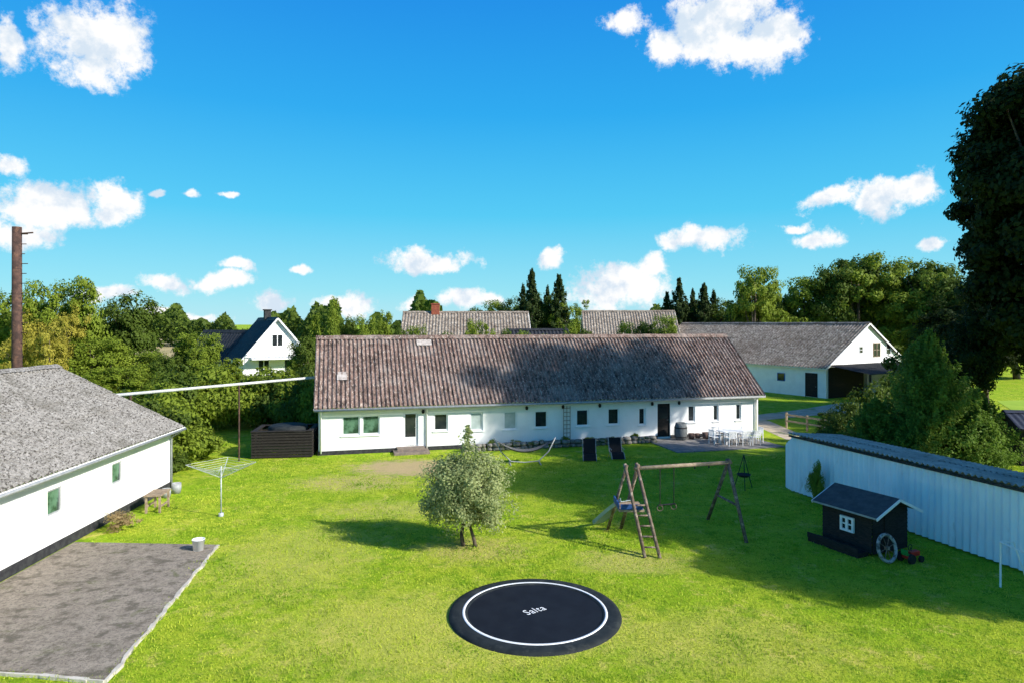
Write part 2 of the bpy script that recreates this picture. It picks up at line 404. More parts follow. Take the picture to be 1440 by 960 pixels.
def hloc(x, y, z=0):
    a = radians(14.7); return (-10.3+x*cos(a)-y*sin(a), 35.2+x*sin(a)+y*cos(a), z)
def stonewall(name, x0, x1, y, h, label):
    s = M(); x = x0; rnd = random.Random(5)
    while x < x1:
        w = rnd.uniform(.25, .55)
        for lv in range(2):
            hh = h/2*rnd.uniform(.85, 1.05); o = lv*h/2
            s.lathe([(.0, 0), (w*.48, .02), (w*.52, hh*.5), (w*.42, hh*.92), (0, hh)], 8, 0, (x+w/2+rnd.uniform(-.05, .05), y+rnd.uniform(-.05, .05), o))
        x += w*.92
    return tag(s.obj(name, stone, None, (-10.3, 35.2, 0), (0, 0, radians(14.7)), smooth=True), label, 'wall')
stonewall('low_stone_wall', 7.5, 19.0, -1.0, .42, 'low rough fieldstone edging along the flower bed')
s = M(); s.box(0, 0, 0, 1.9, 1.1, .14); s.box(.2, .4, .141, 1.7, 1.1, .28)
tag(s.obj('doorstep', stepm, None, hloc(3.9, -1.12), (0, 0, radians(14.7)), bevel=.01), 'two worn doorsteps below the white glazed door', 'step')

# ------------------------------------------------------------------ left barn
B = thing('barn', 'low whitewashed barn with mossy grey corrugated roof', 'barn', (-13.3, 8, 0), radians(93.5))
bw = [(12.0, 12.75, 1.15, 1.95), (15.6, 16.3, 1.25, 2.0)]
shell(B, 20.2, 9.6, 2.78, 5.15, bw, white, roofgrey, ove=.5, ovg=.2, wave=.24, amp=.05, pl=.3, gutter=whitep)
for x0, x1, z0, z1 in bw: window(B, (x0, 0, z0), 0, x1-x0, z1-z0, greysteel, curtain, 1, 0, depth=.09)
M().tube([(-.1, -.57, 2.52), (20.3, -.57, 2.52)], .05, 8).obj('gutter', greysteel, B, smooth=True)
M().tube([(20.1, -.55, 2.5), (20.1, -.08, 2.2), (20.1, -.08, .1)], .04, 8).obj('downpipe', greysteel, B, smooth=True)

# ------------------------------------------------------------------ right barn
R = thing('barn', 'white gabled barn with weathered corrugated roof and blue windows', 'barn', (17, 83.75, 0), radians(-60))
shell(R, 25, 13, 3.0, 7.0, [], white, rooffar, ove=.4, ovg=.3, wave=.35, amp=.05, row=1.6, barge=whitep)
for x in (19.6, 12.0): window(R, (x, -.12, 1.3), 0, .9, .8, blueframe, glass, 1, 0, sill=False)
door(R, (22.8, -.12, 0), 0, 1.3, 2.3, blackwood, blackwood)
for y, z_, w, h in ((5.1, 4.1, .6, .7), (7.4, 3.7, 1.2, 1.4), (9.6, 3.9, .8, 1.1)):
    window(R, (25.12, y, z_), pi/2, w, h, palewood if w > 1 else whitep, glass, 2 if w > 1 else 1, 1, sill=False)
ln = M(); ln.corr((29.2, .2, 2.5), (0, 1, 0), (-1, 0, .14), 11.5, 4.2, .3, .04, 2)
ln.obj('porch_roof', roofslate, R)
lp = M()
for y in (.4, 4.3): lp.box(28.9, y, 0, 29.05, y+.15, 2.5)
lp.each('post', blackwood, R)
M().box(25.4, 5.8, 0, 29, 11.2, 2.45).obj('lean_to_wall', white, R)
M().box(25.01, .3, 0, 25.05, 5.79, 2.9).obj('barn_doorway', blackwood, R)

# ------------------------------------------------------------------ neighbour houses
Nn = thing('house', 'white house with steep dark slate roof and balcony gable', 'house', (-29.4, 68.6, 0), radians(-60))
shell(Nn, 10, 6.0, 3.9, 7.5, [], white, roofslate, ove=.35, ovg=.35, wave=.4, amp=.02, row=2)
for y, z_ in ((1.3, 2.6), (3.6, 2.6), (2.5, 4.9), (1.0, .7), (3.6, .7)): window(Nn, (10.12, y, z_), pi/2, 1.0, 1.1, whitep, glass, 2, 0, sill=False)
bl = M().box(10.02, .6, 3.75, 11.2, 5.4, 3.87)
for i in range(16): bl.box(11.13, .62+i*.31, 3.87, 11.17, .67+i*.31, 4.7)
bl.box(11.1, .6, 4.7, 11.2, 5.4, 4.77); bl.obj('balcony', whitep, Nn)
M().box(4.5, 2.7, 7.2, 5.2, 3.3, 8.3).box(4.42, 2.62, 8.3, 5.28, 3.38, 8.4).obj('chimney', plinth, Nn)
N2 = thing('house', 'low annexe with dark slate roof beside the balcony house', 'house', (-34.5, 70, 0), radians(-25))
shell(N2, 7, 5, 3.2, 6.2, [], white, roofslate, ove=.3, ovg=.3, wave=.4, amp=.02, row=2)
N3 = thing('house', 'farmhouse with pale grey roof and red brick chimney', 'house', (-12.0, 72, 0), radians(4))
shell(N3, 14, 9, 4.9, 8.3, [], white, rooffar, ove=.4, ovg=.3, wave=.35, amp=.04, row=1.6)
M().box(3.0, 4.0, 8.0, 3.9, 4.9, 9.2).box(2.95, 3.95, 9.2, 3.95, 4.95, 9.32).obj('chimney', brick, N3)
for i in range(4): window(N3, (1.5+i*3.2, -.12, 3.2), 0, 1.2, 1.1, whitep, glass, 2, 0, sill=False)
N4 = thing('house', 'low house with dark roof and white gable', 'house', (.2, 60, 0), radians(5))
shell(N4, 5.2, 6, 4.3, 6.4, [], white, roofslate, ove=.3, ovg=.3, wave=.35, amp=.04, row=1.6)
window(N4, (5.32, 2.4, 3.2), pi/2, 1.0, 1.0, whitep, glass, 2, 0, sill=False)
N5 = thing('barn', 'distant long barn with grey weathered roof', 'barn', (9.2, 82, 0), radians(-3))
shell(N5, 11.5, 10, 4.8, 8.6, [], white, rooffar, ove=.4, ovg=.3, wave=.35, amp=.04, row=1.6)
for i in range(3): window(N5, (2+i*3.3, -.12, 3.0), 0, 1.2, 1.1, whitep, glass, 2, 0, sill=False)
N6 = thing('garden_shed', 'small dark wooden shed with blue-grey roof under trees', 'shed', (25.1, 32.6, 0), radians(-12))
shell(N6, 3.4, 2.6, 1.9, 2.5, [], blackwood, blueroof, ove=.25, ovg=.2, wave=.3, amp=.015, row=3, barge=blackwood)
door(N6, (1.2, -.12, 0), 0, .8, 1.7, blackwood, brownwood)

# ------------------------------------------------------------------ white corrugated shed
Sh = thing('shed', 'long shed with white corrugated wall and low sheet roof', 'shed', (11.7, 27.7, 0), radians(-73.5))
w = M(); w.corr((0, 0, .05), (1, 0, 0), (0, 0, 1), 14.7, 2.27, .24, .042, 3)
w.obj('wall', whitesheet, Sh)
cw = M(); vs = []; nn = 40
for i in range(nn+1):
    a = i/nn*pi*.5; rr_ = .9+.025*sin(i*1.3)
    vs += [(-rr_*sin(a), .9-rr_*cos(a), .05), (-rr_*sin(a), .9-rr_*cos(a), 2.2-.9*i/nn)]
cw.add(vs, [(2*i, 2*i+1, 2*i+3, 2*i+2) for i in range(nn)]); cw.obj('curved_end', whitesheet, Sh)
w = M().add([(0, .03, 0), (0, 2.5, 0), (0, 2.5, 2.1), (0, .03, 2.3)], [(3, 2, 1, 0)]).add([(0, 2.5, 0), (14.7, 2.5, 0), (14.7, 2.5, 2.1), (0, 2.5, 2.1)], [(3, 2, 1, 0)])
w.each('rear_wall', whitesheet, Sh)
r = M(); r.corr((-.1, -.12, 2.42), (1, 0, 0), (0, 1, -.08), 14.9, 2.8, .2, .04, 1.4)
r.obj('roof', rooflight, Sh)
M().box(-.08, -.075, 2.28, 14.8, -.05, 2.36).obj('fascia', plinth, Sh)

# ------------------------------------------------------------------ trampoline
T = thing('trampoline', 'sunken round black trampoline with white ring on the lawn', 'trampoline', (.55, 16.0, 0))
M().lathe([(1.62, .045), (1.66, .075), (1.95, .07), (2.06, .05), (2.09, -.02)], 96, 0).obj('safety_pad', pad, T, smooth=True)
M().lathe([(0, .05), (.8, .046), (1.62, .048)], 96).obj('jumping_mat', jump, T, smooth=True)
M().lathe([(1.685, .080), (1.688, .088), (1.745, .086), (1.75, .078)], 96).obj('white_ring', plastwhite, T, smooth=True)
def text(body, size, loc, rot, mt, parent, name, bold=.0):
    cu = bpy.data.curves.new(name, 'FONT'); cu.body = body; cu.size = size; cu.align_x = 'CENTER'; cu.align_y = 'CENTER'; cu.offset = bold; cu.extrude = .002; cu.space_character = 1.12
    o = bpy.data.objects.new(name+'_tmp', cu); col.objects.link(o)
    bpy.context.view_layer.update()
    me = bpy.data.meshes.new_from_object(o.evaluated_get(bpy.context.evaluated_depsgraph_get()))
    bpy.data.objects.remove(o)
    me.materials.clear(); me.materials.append(mt)
    ob = bpy.data.objects.new(name, me); col.objects.link(ob); ob.location = loc; ob.rotation_euler = rot; ob.parent = parent
    return ob
lt = text('Salta', .29, (0, .04, .058), (0, 0, radians(34)), plastwhite, T, 'lettering', .0)
lt.scale = (.95, 1.3, 1)

# ------------------------------------------------------------------ swing set
S = thing('swing_set', 'round-pole wooden swing set with ladder and slide', 'swing set', (0, 0, 0))
AL = Vector((4.02, 21.2, 2.38)); AR = Vector((7.3, 22.35, 2.32)); bd = (AR-AL).normalized()
M().tube([AL-bd*.1, AR+bd*.12], .065, 12).obj('crossbar', palewood, S, smooth=True)
lg = M()
for a, fts in ((AR, ((7.5, 21.15), (7.02, 23.7))), (AL, ((3.72, 22.6),))):
    for fx, fy in fts:
        f0 = Vector((fx, fy, 0)); d = (a-f0); lg.tube([f0, f0+d*1.05], .06, 12)
f1 = Vector((4.42, 19.75, 0)); lg.tube([f1, f1+(AL-f1)*1.06], .055, 12)
f2 = Vector((3.98, 19.8, 0)); a2 = AL-bd*.42; lg.tube([f2, f2+(a2-f2)*1.06], .055, 12)
f3 = Vector((3.25, 22.5, 0)); lg.tube([f3, f3+(a2-f3)*1.05], .05, 12)
lg.each('leg', brownwood, S, smooth=True)
rg = M()
for i in range(1, 6):
    t = i*.115; rg.tube([f1+(AL-f1)*t, f2+(a2-f2)*t], .028, 8)
rg.each('ladder_rung', brownwood, S, smooth=True)
br = M(); q = .45
br.tube([Vector((7.5, 21.15, 0)).lerp(AR, q), Vector((7.02, 23.7, 0)).lerp(AR, q)], .04, 8)
br.obj('brace', brownwood, S, smooth=True)
pf = M(); pf.box(3.35, 20.7, 1.12, 4.15, 21.7, 1.18); pf.obj('platform', palewood, S)
M().box(3.33, 20.72, 1.2, 3.37, 21.7, 1.38).box(3.4, 20.68, 1.2, 4.1, 20.72, 1.36).each('platform_side', bluetarp, S)
sl = M(); c0 = Vector((3.75, 21.65, 1.22)); c1 = Vector((3.0, 23.0, .10)); sd = Vector((c1.y-c0.y, -(c1.x-c0.x), 0)).normalized()
prof = [(-.24, .12), (-.22, 0), (.22, 0), (.24, .12)]
vs = []; n = 10
for i in range(n+1):
    t = i/n; p = c0.lerp(c1, t); p = Vector((p.x, p.y, 1.22*(1-t)**1.05*.93+.09+.05*sin(pi*t)))
    for a, b in prof: vs.append(p+sd*a+Vector((0, 0, b)))
sl.add(vs, [(i*4+k, i*4+k+1, i*4+k+5, i*4+k+4) for i in range(n) for k in range(3)])
so = sl.obj('slide', plastblue, S, smooth=False); sm = so.modifiers.new('s', 'SOLIDIFY'); sm.thickness = .02
def onbar(t): return AL.lerp(AR, t)
sw = M()
for t in (.24, .39):
    p = onbar(t); sw.tube([p, (p.x, p.y, 1.12)], .014, 6)
sw.each('swing_rope', darkmetal, S)
a = onbar(.24); b = onbar(.39); M().tube([(a.x-.05, a.y, 1.12), (b.x+.05, b.y, 1.12)], .026, 8).obj('trapeze_bar', darkmetal, S)
rgm = M()
for t in (.24, .39):
    p = onbar(t); rgm.torus(.09, .016, 16, 6, (p.x, p.y+.02, 1.02))
rgm.each('trapeze_ring', brownwood, S)
hk = M()
for t in (.24, .39, .62, .78): p = onbar(t); hk.box(p.x-.02, p.y-.02, p.z-.14, p.x+.02, p.y+.02, p.z-.05)
hk.each('swing_hook', darkmetal, S)

# ------------------------------------------------------------------ playhouse
e1 = Vector((.42, -.91, 0)).normalized(); ang = atan2(e1.y, e1.x)
PH = thing('playhouse', 'small black wooden playhouse with white trim and window', 'playhouse', (10.08, 21.45, 0), ang)
PL, PW, ph, pr_ = 1.75, 1.6, 1.32, 1.68
mb = M()
nb = 10
for i in range(nb):
    z0 = .08+i*(ph-.08)/nb; z1 = .08+(i+1)*(ph-.08)/nb
    mb.add([(0, -.02, z0), (PL, -.02, z0), (PL, .0, z1), (0, .0, z1)], [(0, 1, 2, 3)])
    mb.add([(PL+.02, 0, z0), (PL+.02, PW, z0), (PL, PW, z1), (PL, 0, z1)], [(0, 1, 2, 3)])
    mb.add([(-.02, 0, z0), (-.02, PW, z0), (0, PW, z1), (0, 0, z1)], [(3, 2, 1, 0)])
    mb.add([(0, PW+.02, z0), (PL, PW+.02, z0), (PL, PW, z1), (0, PW, z1)], [(3, 2, 1, 0)])
mb.add([(PL, 0, ph), (PL, PW, ph), (PL, PW/2, pr_)], [(0, 1, 2)]).add([(0, 0, ph), (0, PW, ph), (0, PW/2, pr_)], [(2, 1, 0)])
mb.obj('wall', blackwood, PH)
rr = M(); tnp = (pr_-ph)/(PW/2)
for sgn in (1, -1):
    y0 = -.22 if sgn == 1 else PW+.22
    a = (-.2, y0, ph-.22*tnp+.03); b = (PL+.32, y0, ph-.22*tnp+.03); c = (PL+.32, PW/2, pr_+.03); d = (-.2, PW/2, pr_+.03)
    up = .035
    rr.add([a, b, c, d]+[(v[0], v[1], v[2]+up) for v in (a, b, c, d)], [(0, 1, 2, 3), (4, 5, 6, 7), (0, 1, 5, 4), (1, 2, 6, 5), (3, 0, 4, 7)])
rfelt = mat('black_roof_felt', (.085, .085, .085), (.06, .06, .062), 4, .85, spec=.15)
ro = rr.obj('roof', rfelt, PH)
bb = M()
for xx in (PL+.335, -.215):
    bb.beam((xx, -.25, ph-.25*tnp+.02), (xx, PW/2, pr_+.02), .025, .08); bb.beam((xx, PW+.25, ph-.25*tnp+.02), (xx, PW/2, pr_+.02), .025, .08)
bb.each('bargeboard', whitep, ro)
M().box(-.2, -.245, ph-.22*tnp, PL+.31, -.223, ph-.22*tnp+.05).obj('eaves_trim', greysteel, ro)
window(PH, (.70, -.10, .56), 0, .48, .46, whitep, glass, 2, 1, depth=.05, sill=False, ft=.07)
M().box(-.15, -.5, .0, PL-.1, -.03, .14).box(-.15, -.53, .14, PL-.1, -.495, .3).obj('porch', blackwood, PH)
M().box(PL+.025, .5, .1, PL+.05, 1.1, 1.2).obj('door', blackwood, PH)
Wg = thing('wagon_wheel', 'old weathered spoked wheel leaning against the playhouse', 'wheel', (11.0, 19.4, .43), 0)
Wg.rotation_euler = (radians(-14), 0, radians(26))
ringm = mat('worn_white_rim', (.38, .37, .35), (.08, .075, .07), 7, .85, .3, 20, r2=(.46, .62))
M().torus(.38, .05, 32, 10).obj('rim', ringm, Wg, smooth=True)
sp_ = M()
for k in range(8): a = k*pi/4+.2; sp_.tube([(0, 0, 0), (.37*cos(a), 0, .37*sin(a))], .011, 6)
sp_.each('spoke', brownwood, Wg)
M().tube([(0, -.06, 0), (0, .06, 0)], .055, 12).obj('hub', brownwood, Wg)
TT = thing('toy_tractor', 'small red and green pedal tractor beside the playhouse', 'toy', (11.75, 19.5, 0), radians(25))
M().box(-.1, -.1, .18, .38, .1, .36).box(-.28, -.14, .14, -.1, .14, .26).obj('body', plastred, TT, bevel=.03)
M().box(-.32, -.12, .262, -.14, .12, .31).box(-.34, -.12, .31, -.30, .12, .46).obj('seat', plastgreen, TT, bevel=.01)
wh = M()
for x, r_ in ((-.22, .17), (.28, .11)):
    for y in (-.2, .2): wh.tube([(x, y-.04, r_), (x, y+.04, r_)], r_, 16)
wh.each('wheel', rubber, TT)
M().torus(.1, .012, 16, 6, (-.02, 0, .5)).tube([(.05, 0, .36), (-.02, 0, .5)], .012, 6).obj('steering_wheel', darkmetal, TT)
TT.scale = (.85, .85, .85)

G = thing('football_goal', 'small white tubular goal frame beside the shed', 'goal', (13.0, 17.6, 0))
M().tube([(0, 0, 0), (0, 0, 1.2), (.0, -2.3, 1.2), (0, -2.3, 0)], .028, 8).obj('front_frame', plastwhite, G)
M().tube([(0, 0, 1.2), (.35, 0, 1.2), (.75, 0, .03), (.75, -2.3, .03), (.35, -2.3, 1.2), (0, -2.3, 1.2)], .02, 8).obj('rear_frame', plastwhite, G)

# ------------------------------------------------------------------ rotary dryer
D = thing('rotary_clothes_dryer', 'rotary clothes dryer with steel pole on the lawn', 'clothes dryer', (-10.6, 24.1, 0), radians(12))
M().tube([(0, 0, 0), (0, 0, 1.82)], .024, 10).lathe([(.09, 0), (.09, .12), (.03, .13)], 12).obj('pole', steel, D, smooth=True)
ar = M(); tips = []
for k in range(4):
    a = k*pi/2; tip = Vector((1.2*cos(a), 1.2*sin(a), 1.92)); tips.append(tip)
    ar.tube([(0, 0, 1.40), tip], .013, 6)
ar.each('arm', steel, D)
ar = M()
for tip in tips: ar.tube([(0, 0, 1.8), tip*.5+Vector((0, 0, .70))], .008, 6)
ar.each('strut', steel, D)
li = M()
for j in range(6):
    q = .4+j*.12
    pts = [Vector((t.x*q, t.y*q, 1.40+.52*q)) for t in tips]
    for k in range(4): li.tube([pts[k], pts[(k+1) % 4]], .005, 5)
li.obj('washing_line', pipegrey, D)

Bk = thing('bucket', 'white plastic bucket standing on the concrete slab', 'bucket', (-9.65, 20.35, .05))
M().lathe([(0, 0), (.17, 0), (.21, .38), (.225, .38), (.225, .4), (.2, .4), (.165, .03), (0, .03)], 24).obj('body', plastwhite, Bk, smooth=True)
M().tube([(.215*cos(t), .05, .36-.16*sin(t)) for t in [k*pi/10 for k in range(11)]], .006, 6).obj('handle', steel, Bk)
Bk.scale = (.85, .85, .85)
W = thing('wooden_workbench', 'small weathered wooden bench by the barn wall', 'bench', (-13.35, 24.9, 0), radians(8))
M().box(-.3, -.5, .62, .3, .5, .67).obj('top', palewood, W)
M().box(-.27, -.46, 0, -.2, -.39, .62).box(.2, -.46, 0, .27, -.39, .62).box(-.27, .39, 0, -.2, .46, .62).box(.2, .39, 0, .27, .46, .62).each('leg', palewood, W)
M().box(-.26, -.38, .2, -.22, .38, .26).box(.22, -.38, .2, .26, .38, .26).each('rail', palewood, W)
for i, (x, y, r_, h_) in enumerate(((-13.95, 26.7, .17, .36), (-13.9, 27.4, .19, .42))):
    m_ = M().lathe([(0, 0), (r_*.8, 0), (r_, h_*.5), (r_*.95, h_), (r_*.85, h_), (r_*.8, h_-.08), (0, h_-.08)], 20)
    tag(m_.obj('plant_pot', greysteel, None, (x, y, 0), smooth=True), 'weathered round pot beside the barn wall', 'pot', 'pots beside the barn')

C = thing('steel_chimney', 'tall rusty steel chimney pipe with climbing rungs', 'chimney', (-26.2, 35, 0))
M().lathe([(.25, 0), (.24, 6), (.22, 12.1), (.18, 12.1), (.18, 11.9), (0, 11.9)], 24).obj('pipe', rust, C, smooth=True)
rg = M()
for i in range(12): z_ = 6+i*.52; rg.tube([(.15, 0, z_), (.42+.08*(i % 3), 0, z_)], .022, 6)
rg.tube([(.1, 0, 11.75), (.85, 0, 11.8)], .04, 6)
rg.each('rung', rust, C)

OP = thing('overhead_pipe', 'pale insulated overhead pipe between barn and house', 'pipe', (0, 0, 0))
M().tube([(-17.6, 28.2, 3.9), (-11.0, 38.2, 3.95)], .07, 12).obj('pipe', pipegrey, OP, smooth=True)
M().tube([(-13.95, 33.8, 0), (-13.95, 33.8, 3.85)], .04, 8).tube([(-16.9, 29.3, 0), (-16.9, 29.3, 3.83)], .05, 8).each('post', rust, OP)

HT = thing('hot_tub_enclosure', 'dark slatted wooden hot tub surround beside the house', 'hot tub', (-13.5, 34.3, 0), radians(8))
hb = M()
for i in range(9):
    z_ = .04+i*.15
    hb.box(0, 0, z_, 3.0, .03, z_+.115); hb.box(0, 2.4, z_, 3.0, 2.43, z_+.115); hb.box(-.03, 0, z_, 0, 2.43, z_+.115); hb.box(3.0, 0, z_, 3.03, 2.43, z_+.115)
hb.obj('slatted_side', blackwood, HT)
M().box(-.05, -.05, 1.38, 3.05, .22, 1.42).box(-.05, 2.2, 1.38, 3.05, 2.45, 1.42).box(-.05, .22, 1.38, .2, 2.2, 1.42).box(2.8, .22, 1.38, 3.05, 2.2, 1.42).obj('rim', blackwood, HT)
M().lathe([(0, 1.6), (.85, 1.58), (1.02, 1.5), (1.02, 1.2)], 24, 0, (1.6, 1.2, 0)).obj('cover', pad, HT, smooth=True)

HM = thing('hammock', 'grey hammock on a thin curved steel stand', 'hammock', (.65, 33.2, 0), radians(5))
st = M()
st.tube([(-1.55, 0, 1.3), (-1.2, 0, .6), (-.7, 0, .12), (0, 0, .06), (.7, 0, .12), (1.2, 0, .6), (1.55, 0, 1.3)], .03, 8)
st.tube([(-.75, -.5, .03), (-.75, .5, .03)], .03, 8).tube([(.75, -.5, .03), (.75, .5, .03)], .03, 8)
st.obj('stand', greysteel, HM, smooth=True)
fb = M(); vs = []; nx = 16; ny = 6
for i in range(nx+1):
    t = i/nx*2-1; x = 1.5*t; w = .3*(1-abs(t)**3)+.02; z_ = .55+.68*t*t
    for j in range(ny+1):
        s_ = j/ny*2-1; vs.append((x, w*s_, z_+.12*s_*s_*(1-t*t)))
fb.add(vs, [(i*(ny+1)+j, (i+1)*(ny+1)+j, (i+1)*(ny+1)+j+1, i*(ny+1)+j+1) for i in range(nx) for j in range(ny)])
fb.obj('cloth', hamfab, HM, smooth=True)

RC = thing('reclining_garden_chair', 'black reclining garden chair facing the lawn', 'chair', (3.98, 33.9, 0), radians(-4), 'black garden recliners')
M().add([(-.36, -.1, .42), (.36, -.1, .42), (.36, .35, .38), (-.36, .35, .38)], [(0, 1, 2, 3)]).obj('seat', fabric, RC)
M().add([(-.36, .35, .38), (.36, .35, .38), (.36, .6, 1.22), (-.36, .6, 1.22)], [(0, 1, 2, 3)]).obj('backrest', fabric, RC)
M().add([(-.36, -.1, .42), (.36, -.1, .42), (.36, -.4, .08), (-.36, -.4, .08)], [(0, 1, 2, 3)]).obj('footrest', fabric, RC)
fm = M()
for x in (-.38, .38):
    fm.tube([(x, -.4, .08), (x, -.1, .42), (x, .35, .38), (x, .61, 1.25)], .02, 6); fm.tube([(x, -.3, 0), (x, .5, .62)], .014, 6); fm.tube([(x, .6, 0), (x, -.15, .62)], .014, 6); fm.tube([(x, -.2, .62), (x, .45, .64)], .018, 6)
fm.obj('frame', greysteel, RC)
RC.scale = (.88, .88, .85)
copy_thing(RC, (5.45, 34.3, 0), radians(6))

TB = thing('garden_table', 'white rectangular garden table on the patio', 'table', (13.1, 38.7, .045), radians(14.7))
M().box(-1.0, -.5, .70, 1.0, .5, .74).obj('top', plastwhite, TB, bevel=.01)
lg = M()
for x in (-.85, .85):
    for y in (-.38, .38): lg.box(x-.03, y-.03, 0, x+.03, y+.03, .70)
lg.each('leg', plastwhite, TB)
CH = thing('garden_chair', 'white slatted garden chair at the patio table', 'chair', (12.5, 37.85, .045), radians(14.7), 'white chairs round the patio table')
c = M()
for i in range(5): c.box(-.24, -.22+i*.09, .42, .24, -.15+i*.09, .445)
c.obj('seat', plastwhite, CH)
c = M()
for i in range(6): c.box(-.24+i*.085, -.25, .48, -.19+i*.085, -.23, .80)
c.box(-.26, -.26, .80, .27, -.22, .85); c.obj('backrest', plastwhite, CH)
c = M()
for x in (-.25, .23): c.box(x, -.25, 0, x+.03, -.21, .80); c.box(x, .2, 0, x+.03, .24, .60)
c.each('leg', plastwhite, CH)
c = M()
for x in (-.25, .23): c.box(x-.01, -.209, .602, x+.04, .26, .625)
c.each('armrest', plastwhite, CH)
for x, y, a in ((13.35, 38.05, 14.7), (12.2, 39.2, 194.7), (12.95, 39.45, 194.7), (13.7, 39.65, 194.7), (14.5, 39.1, 100), (11.75, 38.3, -70), (14.0, 38.2, 10)):
    copy_thing(CH, (x, y, .045), radians(a))
BR = thing('barrel', 'grey wooden barrel standing by the house wall', 'barrel', hloc(20.95, -.75, .045))
M().lathe([(0, 0), (.30, 0), (.37, .3), (.39, .52), (.37, .75), (.30, 1.02), (.27, 1.02), (.27, .98), (0, .98)], 24).obj('staves', barrelm, BR, smooth=True)
M().lathe([(.345, .16), (.355, .16), (.365, .22), (.355, .22)], 24).lathe([(.375, .7), (.385, .7), (.38, .77), (.37, .77)], 24).each('hoop', darkmetal, BR)
for i, (x, y, r_) in enumerate(((21.7, -.7, .2), (22.2, -.55, .17), (22.6, -.8, .22), (23.1, -.5, .18), (23.6, -.6, .16))):
    m_ = M().lathe([(0, 0), (r_*.75, 0), (r_, r_*1.7), (r_*.9, r_*1.7), (r_*.8, r_*1.5), (0, r_*1.5)], 18)
    tag(m_.obj('flower_pot', terra, None, hloc(x, y, .045), smooth=True), 'dark terracotta flower pot by the house wall', 'pot', 'flower pots on the patio')
FB = thing('fire_bowl', 'black fire bowl hanging from a thin tripod', 'fire bowl', (9.85, 28.1, 0))
c = M()
for k in range(3): a = k*2*pi/3+.3; c.tube([(.42*cos(a), .42*sin(a), 0), (0, 0, 1.45)], .016, 6)
c.each('leg', darkmetal, FB)
M().lathe([(0, .5), (.2, .52), (.3, .62), (.29, .63), (.19, .54), (0, .52)], 20).obj('bowl', darkmetal, FB)
M().tube([(0, 0, 1.43), (0, 0, .55)], .006, 5).obj('chain', darkmetal, FB)

FN = thing('rail_fence', 'low wooden post and rail fence beside the track', 'fence', (18.4, 44.5, 0), radians(-62))
c = M()
for i in range(5): c.box(i*1.6, 0, 0, i*1.6+.1, .1, 1.05)
c.each('post', palewood, FN)
M().box(0, -.04, .85, 6.5, -.002, .97).box(0, -.04, .45, 6.5, -.002, .56).each('rail', palewood, FN)

# ------------------------------------------------------------------ vegetation
def quadmesh(name, C, Nrm, size, tint, mt, aspect=.62, rng=None):
    n = len(C); rng = rng or np.random.default_rng(1)
    Nrm = Nrm/np.linalg.norm(Nrm, axis=1)[:, None]
    r = rng.normal(size=(n, 3)); a = np.cross(Nrm, r); a /= np.linalg.norm(a, axis=1)[:, None]; b = np.cross(Nrm, a)
    s = (size*rng.uniform(.6, 1.3, n))[:, None]
    V = np.stack([C-a*s, C-b*s*aspect+Nrm*s*.15, C+a*s, C+b*s*aspect+Nrm*s*.15], 1).reshape(-1, 3)
    me = bpy.data.meshes.new(name)
    me.vertices.add(4*n); me.vertices.foreach_set('co', V.astype(np.float32).ravel())
    me.loops.add(4*n); me.loops.foreach_set('vertex_index', np.arange(4*n, dtype=np.int32))
    me.polygons.add(n); me.polygons.foreach_set('loop_start', np.arange(0, 4*n, 4, dtype=np.int32)); me.polygons.foreach_set('loop_total', np.full(n, 4, dtype=np.int32))
    me.update(calc_edges=True)
    at = me.attributes.new('tint', 'FLOAT', 'POINT'); at.data.foreach_set('value', np.repeat(np.clip(tint, 0, 1), 4).astype(np.float32))
    me.materials.append(mt)
    return me
def unit(rng, n):
    v = rng.normal(size=(n, 3)); return v/np.linalg.norm(v, axis=1)[:, None]
def crown_round(name, seed, rx, ry, rz, cz, ncl, per, leaf, clr, mt, shell_=.45, bottom=-.7, top=0, la=1, asp=.62, zs=.75):
    rng = np.random.default_rng(seed)
    d = unit(rng, ncl*2); d = d[d[:, 2] > bottom][:ncl]
    rad = shell_+(1-shell_)*rng.uniform(0, 1, len(d))**.6
    lump = 1+la*(.16*np.sin(d[:, 0]*4+seed)+.12*np.sin(d[:, 2]*5+seed*2)+.1*rng.normal(size=len(d)))
    cen = d*rad[:, None]*lump[:, None]*np.array([rx, ry, rz])*.82
    if top:
        fr = np.clip(cen[:, 2]/rz*.5+.5, 0, 1); cen[:, :2] *= (1-top*fr)[:, None]
    cen = cen+np.array([0, 0, cz])
    cs = clr*rng.uniform(.6, 1.35, len(d)); ct = rng.uniform(0, 1, len(d))
    idx = rng.integers(0, len(d), len(d)*per)
    dd = unit(rng, len(idx)); rr = rng.uniform(.1, 1, len(idx))**.5*1.0
    pos = cen[idx]+dd*(rr*cs[idx])[:, None]*np.array([1, 1, zs])
    nr = dd*.8+d[idx]*.5+unit(rng, len(idx))*.8+np.array([0, 0, .35])
    t = ct[idx]*.5+rng.uniform(0, .5, len(idx))
    return quadmesh(name, pos, nr, leaf, t, mt, asp, rng=rng), cen
